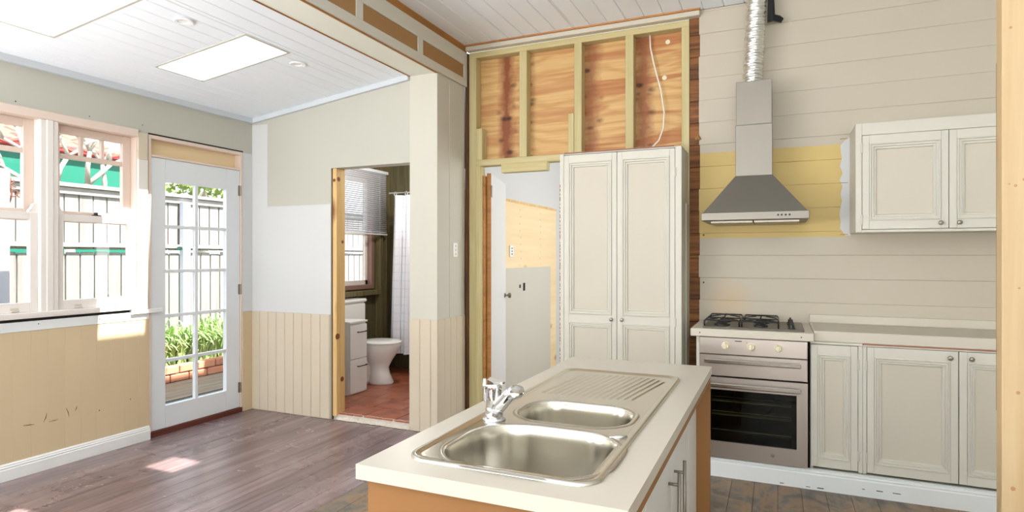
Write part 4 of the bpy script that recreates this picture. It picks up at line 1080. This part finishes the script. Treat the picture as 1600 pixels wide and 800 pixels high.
bx('top_rail', 'fence_rail', fn, XFN, XFN+.022, .1, 9.7, 2.03, 2.10)
bx('middle_rail', 'fence_rail', fn, XFN, XFN+.075, .1, 9.7, 1.475, 1.52)
for y in (.9, 2.9, 5.15, 7.2): bx('post', 'post', fn, XFN+.03, XFN+.10, y, y+.1, -.08, 2.05)
# garden bed
bd = thing('brick_edging', 'row of red bricks edging the garden bed behind the glazed door', 'edging', (-6.0, 4.5, 0))
y = 2.6; br0 = None
for rowz in (.02, .11):
    y = 2.6+(.0 if rowz < .05 else .11)
    while y < 7.2:
        if br0 is None:
            br0 = MB().box(-.055, .055, 0, .215, 0, .078, .006).build('brick', 'brick', bd, local=True); o = br0
        else:
            o = br0.copy(); col.objects.link(o); o.parent = bd
        o.location = (random.uniform(-.003, .0), y-4.5, rowz); y += .228
sb = MB().box(-6.62, -6.06, 2.5, 7.2, -.08, .17).build('garden_bed', 'soil'); tag(sb, 'raised bed of dark soil in front of the fence', 'garden bed', kind='stuff')
dk_ = thing('timber_deck', 'low weathered deck of long planks outside the glazed door', 'deck', (-5.5, 4.5, .04))
x = -5.94
while x < -5.30:
    MB().box(x+.003, x+.117, 1.0, 7.2, -.015, .02, c=.003).build('plank', 'deck', dk_); x += .12
ld = MB().box(-5.21, XL-.14, 1.0, 7.2, -.08, .01, .004).build('landing', 'landing'); tag(ld, 'dark blue-grey landing just outside the glazed door', 'landing', kind='structure')
m = MB()
for _ in range(2600):
    x, y = random.uniform(-6.42, -6.12), random.uniform(2.7, 7.0); h = .62-.2*(x+6.42)/.3
    a = random.uniform(0, 6.283); ln = h*random.uniform(.75, 1.2); out = random.uniform(.15, .8)*ln; w_ = random.uniform(.007, .014)
    cx, sy = math.cos(a), math.sin(a); n = 6; vs = []
    if x+cx*out < -6.64: cx = abs(cx)
    px_, py_ = -sy, cx
    for k in range(n+1):
        t_ = k/n; rr = out*t_**1.2; z = ln*(1.5*t_-(.62+.6*out/ln)*t_**2.2); ww = w_*(1-t_**3)+.0008
        vs += [(x+cx*rr+px_*ww, y+sy*rr+py_*ww, .172+max(z, -.1)), (x+cx*rr-px_*ww, y+sy*rr-py_*ww, .172+max(z, -.1))]
    m.add(vs, [(2*k, 2*k+1, 2*k+3, 2*k+2) for k in range(n)])
o = m.build('strap_foliage', 'leaf', smooth=True); tag(o, 'mass of arching green strap leaves filling the garden bed', 'foliage', kind='stuff')
gp = thing('garden_post', 'pale garden post with an iron scroll outside the left window', 'post', (-5.3, 2.55, 0))
bx('post', 'post', gp, -5.35, -5.25, 2.49, 2.60, .0215, 2.03, c=.006)
m = MB()
def spiral(cy, cz, r0, turns, s, ph=0):
    n = 30; return [(-5.27, cy+s*r0*(1-.8*k/n)*math.cos(ph+turns*6.283*k/n), cz+r0*(1-.8*k/n)*math.sin(ph+turns*6.283*k/n)) for k in range(n+1)]
m.tube(spiral(2.63, 1.86, .045, 1.4, 1, 1.2), .005, 6).tube(spiral(2.60, 1.95, .035, 1.3, -1, 3), .005, 6).tube(spiral(2.67, 1.84, .022, 1.2, 1), .004, 6)
m.tube([(-5.27, 2.605, 1.78), (-5.27, 2.62, 1.84), (-5.27, 2.61, 1.92), (-5.27, 2.605, 2.0)], .006, 6); m.build('iron_scroll', 'iron', gp, smooth=True)
# neighbour
nh = thing('neighbour_house', 'teal green house with red gutter and tiled roof beyond the fence', 'house', (-9.5, 5, 0))
bx('wall', 'teal', nh, -12.0, -9.05, 1.0, 6.25, -.08, 2.80)
bx('gutter', 'gutter', nh, -9.1, -8.95, .8, 6.05, 2.80, 2.90, c=.02)
for i in range(12):
    z0 = 2.88+.11*i; x0 = -9.0-.25*i; ye = 6.1-.28*i
    m = MB(); n = 40
    yb = .8+.1*i
    vs = []
    for k in range(n+1):
        yy = yb+(ye-yb)*k/n; b = .02*math.cos(k*math.pi)
        vs += [(x0+.06, yy, z0+b), (x0-.26, yy, z0+.125+b), (x0+.06, yy, z0+b-.03)]
    m.add(vs, [(3*k, 3*k+3, 3*k+4, 3*k+1) for k in range(n)]+[(3*k, 3*k+2, 3*k+5, 3*k+3) for k in range(n)]); m.build('tile_course', 'rooftile', nh)
fb = thing('bare_tree', 'pale bare-branched tree rising just behind the fence', 'tree', (-7.4, 4.2, 0))
m = MB()
def limb(p, d, r, ln, dep):
    p = Vector(p); d = Vector(d).normalized(); q = p+d*ln*.5+Vector((0, random.uniform(-.03, .03), 0)); e = p+d*ln
    m.tube([p, q, e], [r, r*.85, r*.7], 7)
    if dep:
        for s in (-1, 1):
            limb(e, d+Vector((random.uniform(-.3, .3), s*random.uniform(.4, .8), random.uniform(-.1, .3))), r*.68, ln*random.uniform(.6, .85), dep-1)
limb((-7.4, 4.25, -.08), (0, 0, 1), .07, 1.9, 0)
for dy in (-.9, -.35, .35, 1.0): limb((-7.4, 4.25, 1.75), (random.uniform(-.2, .2), dy, .9), .045, .5, 3)
m.build('branches', 'branch', fb, smooth=True)
lt = thing('leafy_tree', 'sunlit leafy green tree seen past the tiled roof', 'tree', (-11.5, 9.3, 0))
MB().tube([(-11.5, 9.3, -.08), (-11.45, 9.25, 1.5), (-11.5, 9.3, 3.2)], [.16, .13, .08], 8).build('trunk', 'branch', lt, smooth=True)
m = MB()
for _ in range(2600):
    while True:
        p = Vector((random.uniform(-1, 1), random.uniform(-1, 1), random.uniform(-1, 1)))
        if .35 < p.length < 1: break
    c_ = Vector((-11.5+p.x*1.5, 9.3+p.y*1.6, 3.9+p.z*1.3)); u = Vector((random.gauss(0, 1), random.gauss(0, 1), random.gauss(0, 1))).normalized(); v = u.orthogonal().normalized()
    a, b = .09, .045; m.add([tuple(c_-u*a), tuple(c_+v*b), tuple(c_+u*a), tuple(c_-v*b)], [(0, 1, 2, 3)])
m.build('foliage', 'treeleaf', lt)
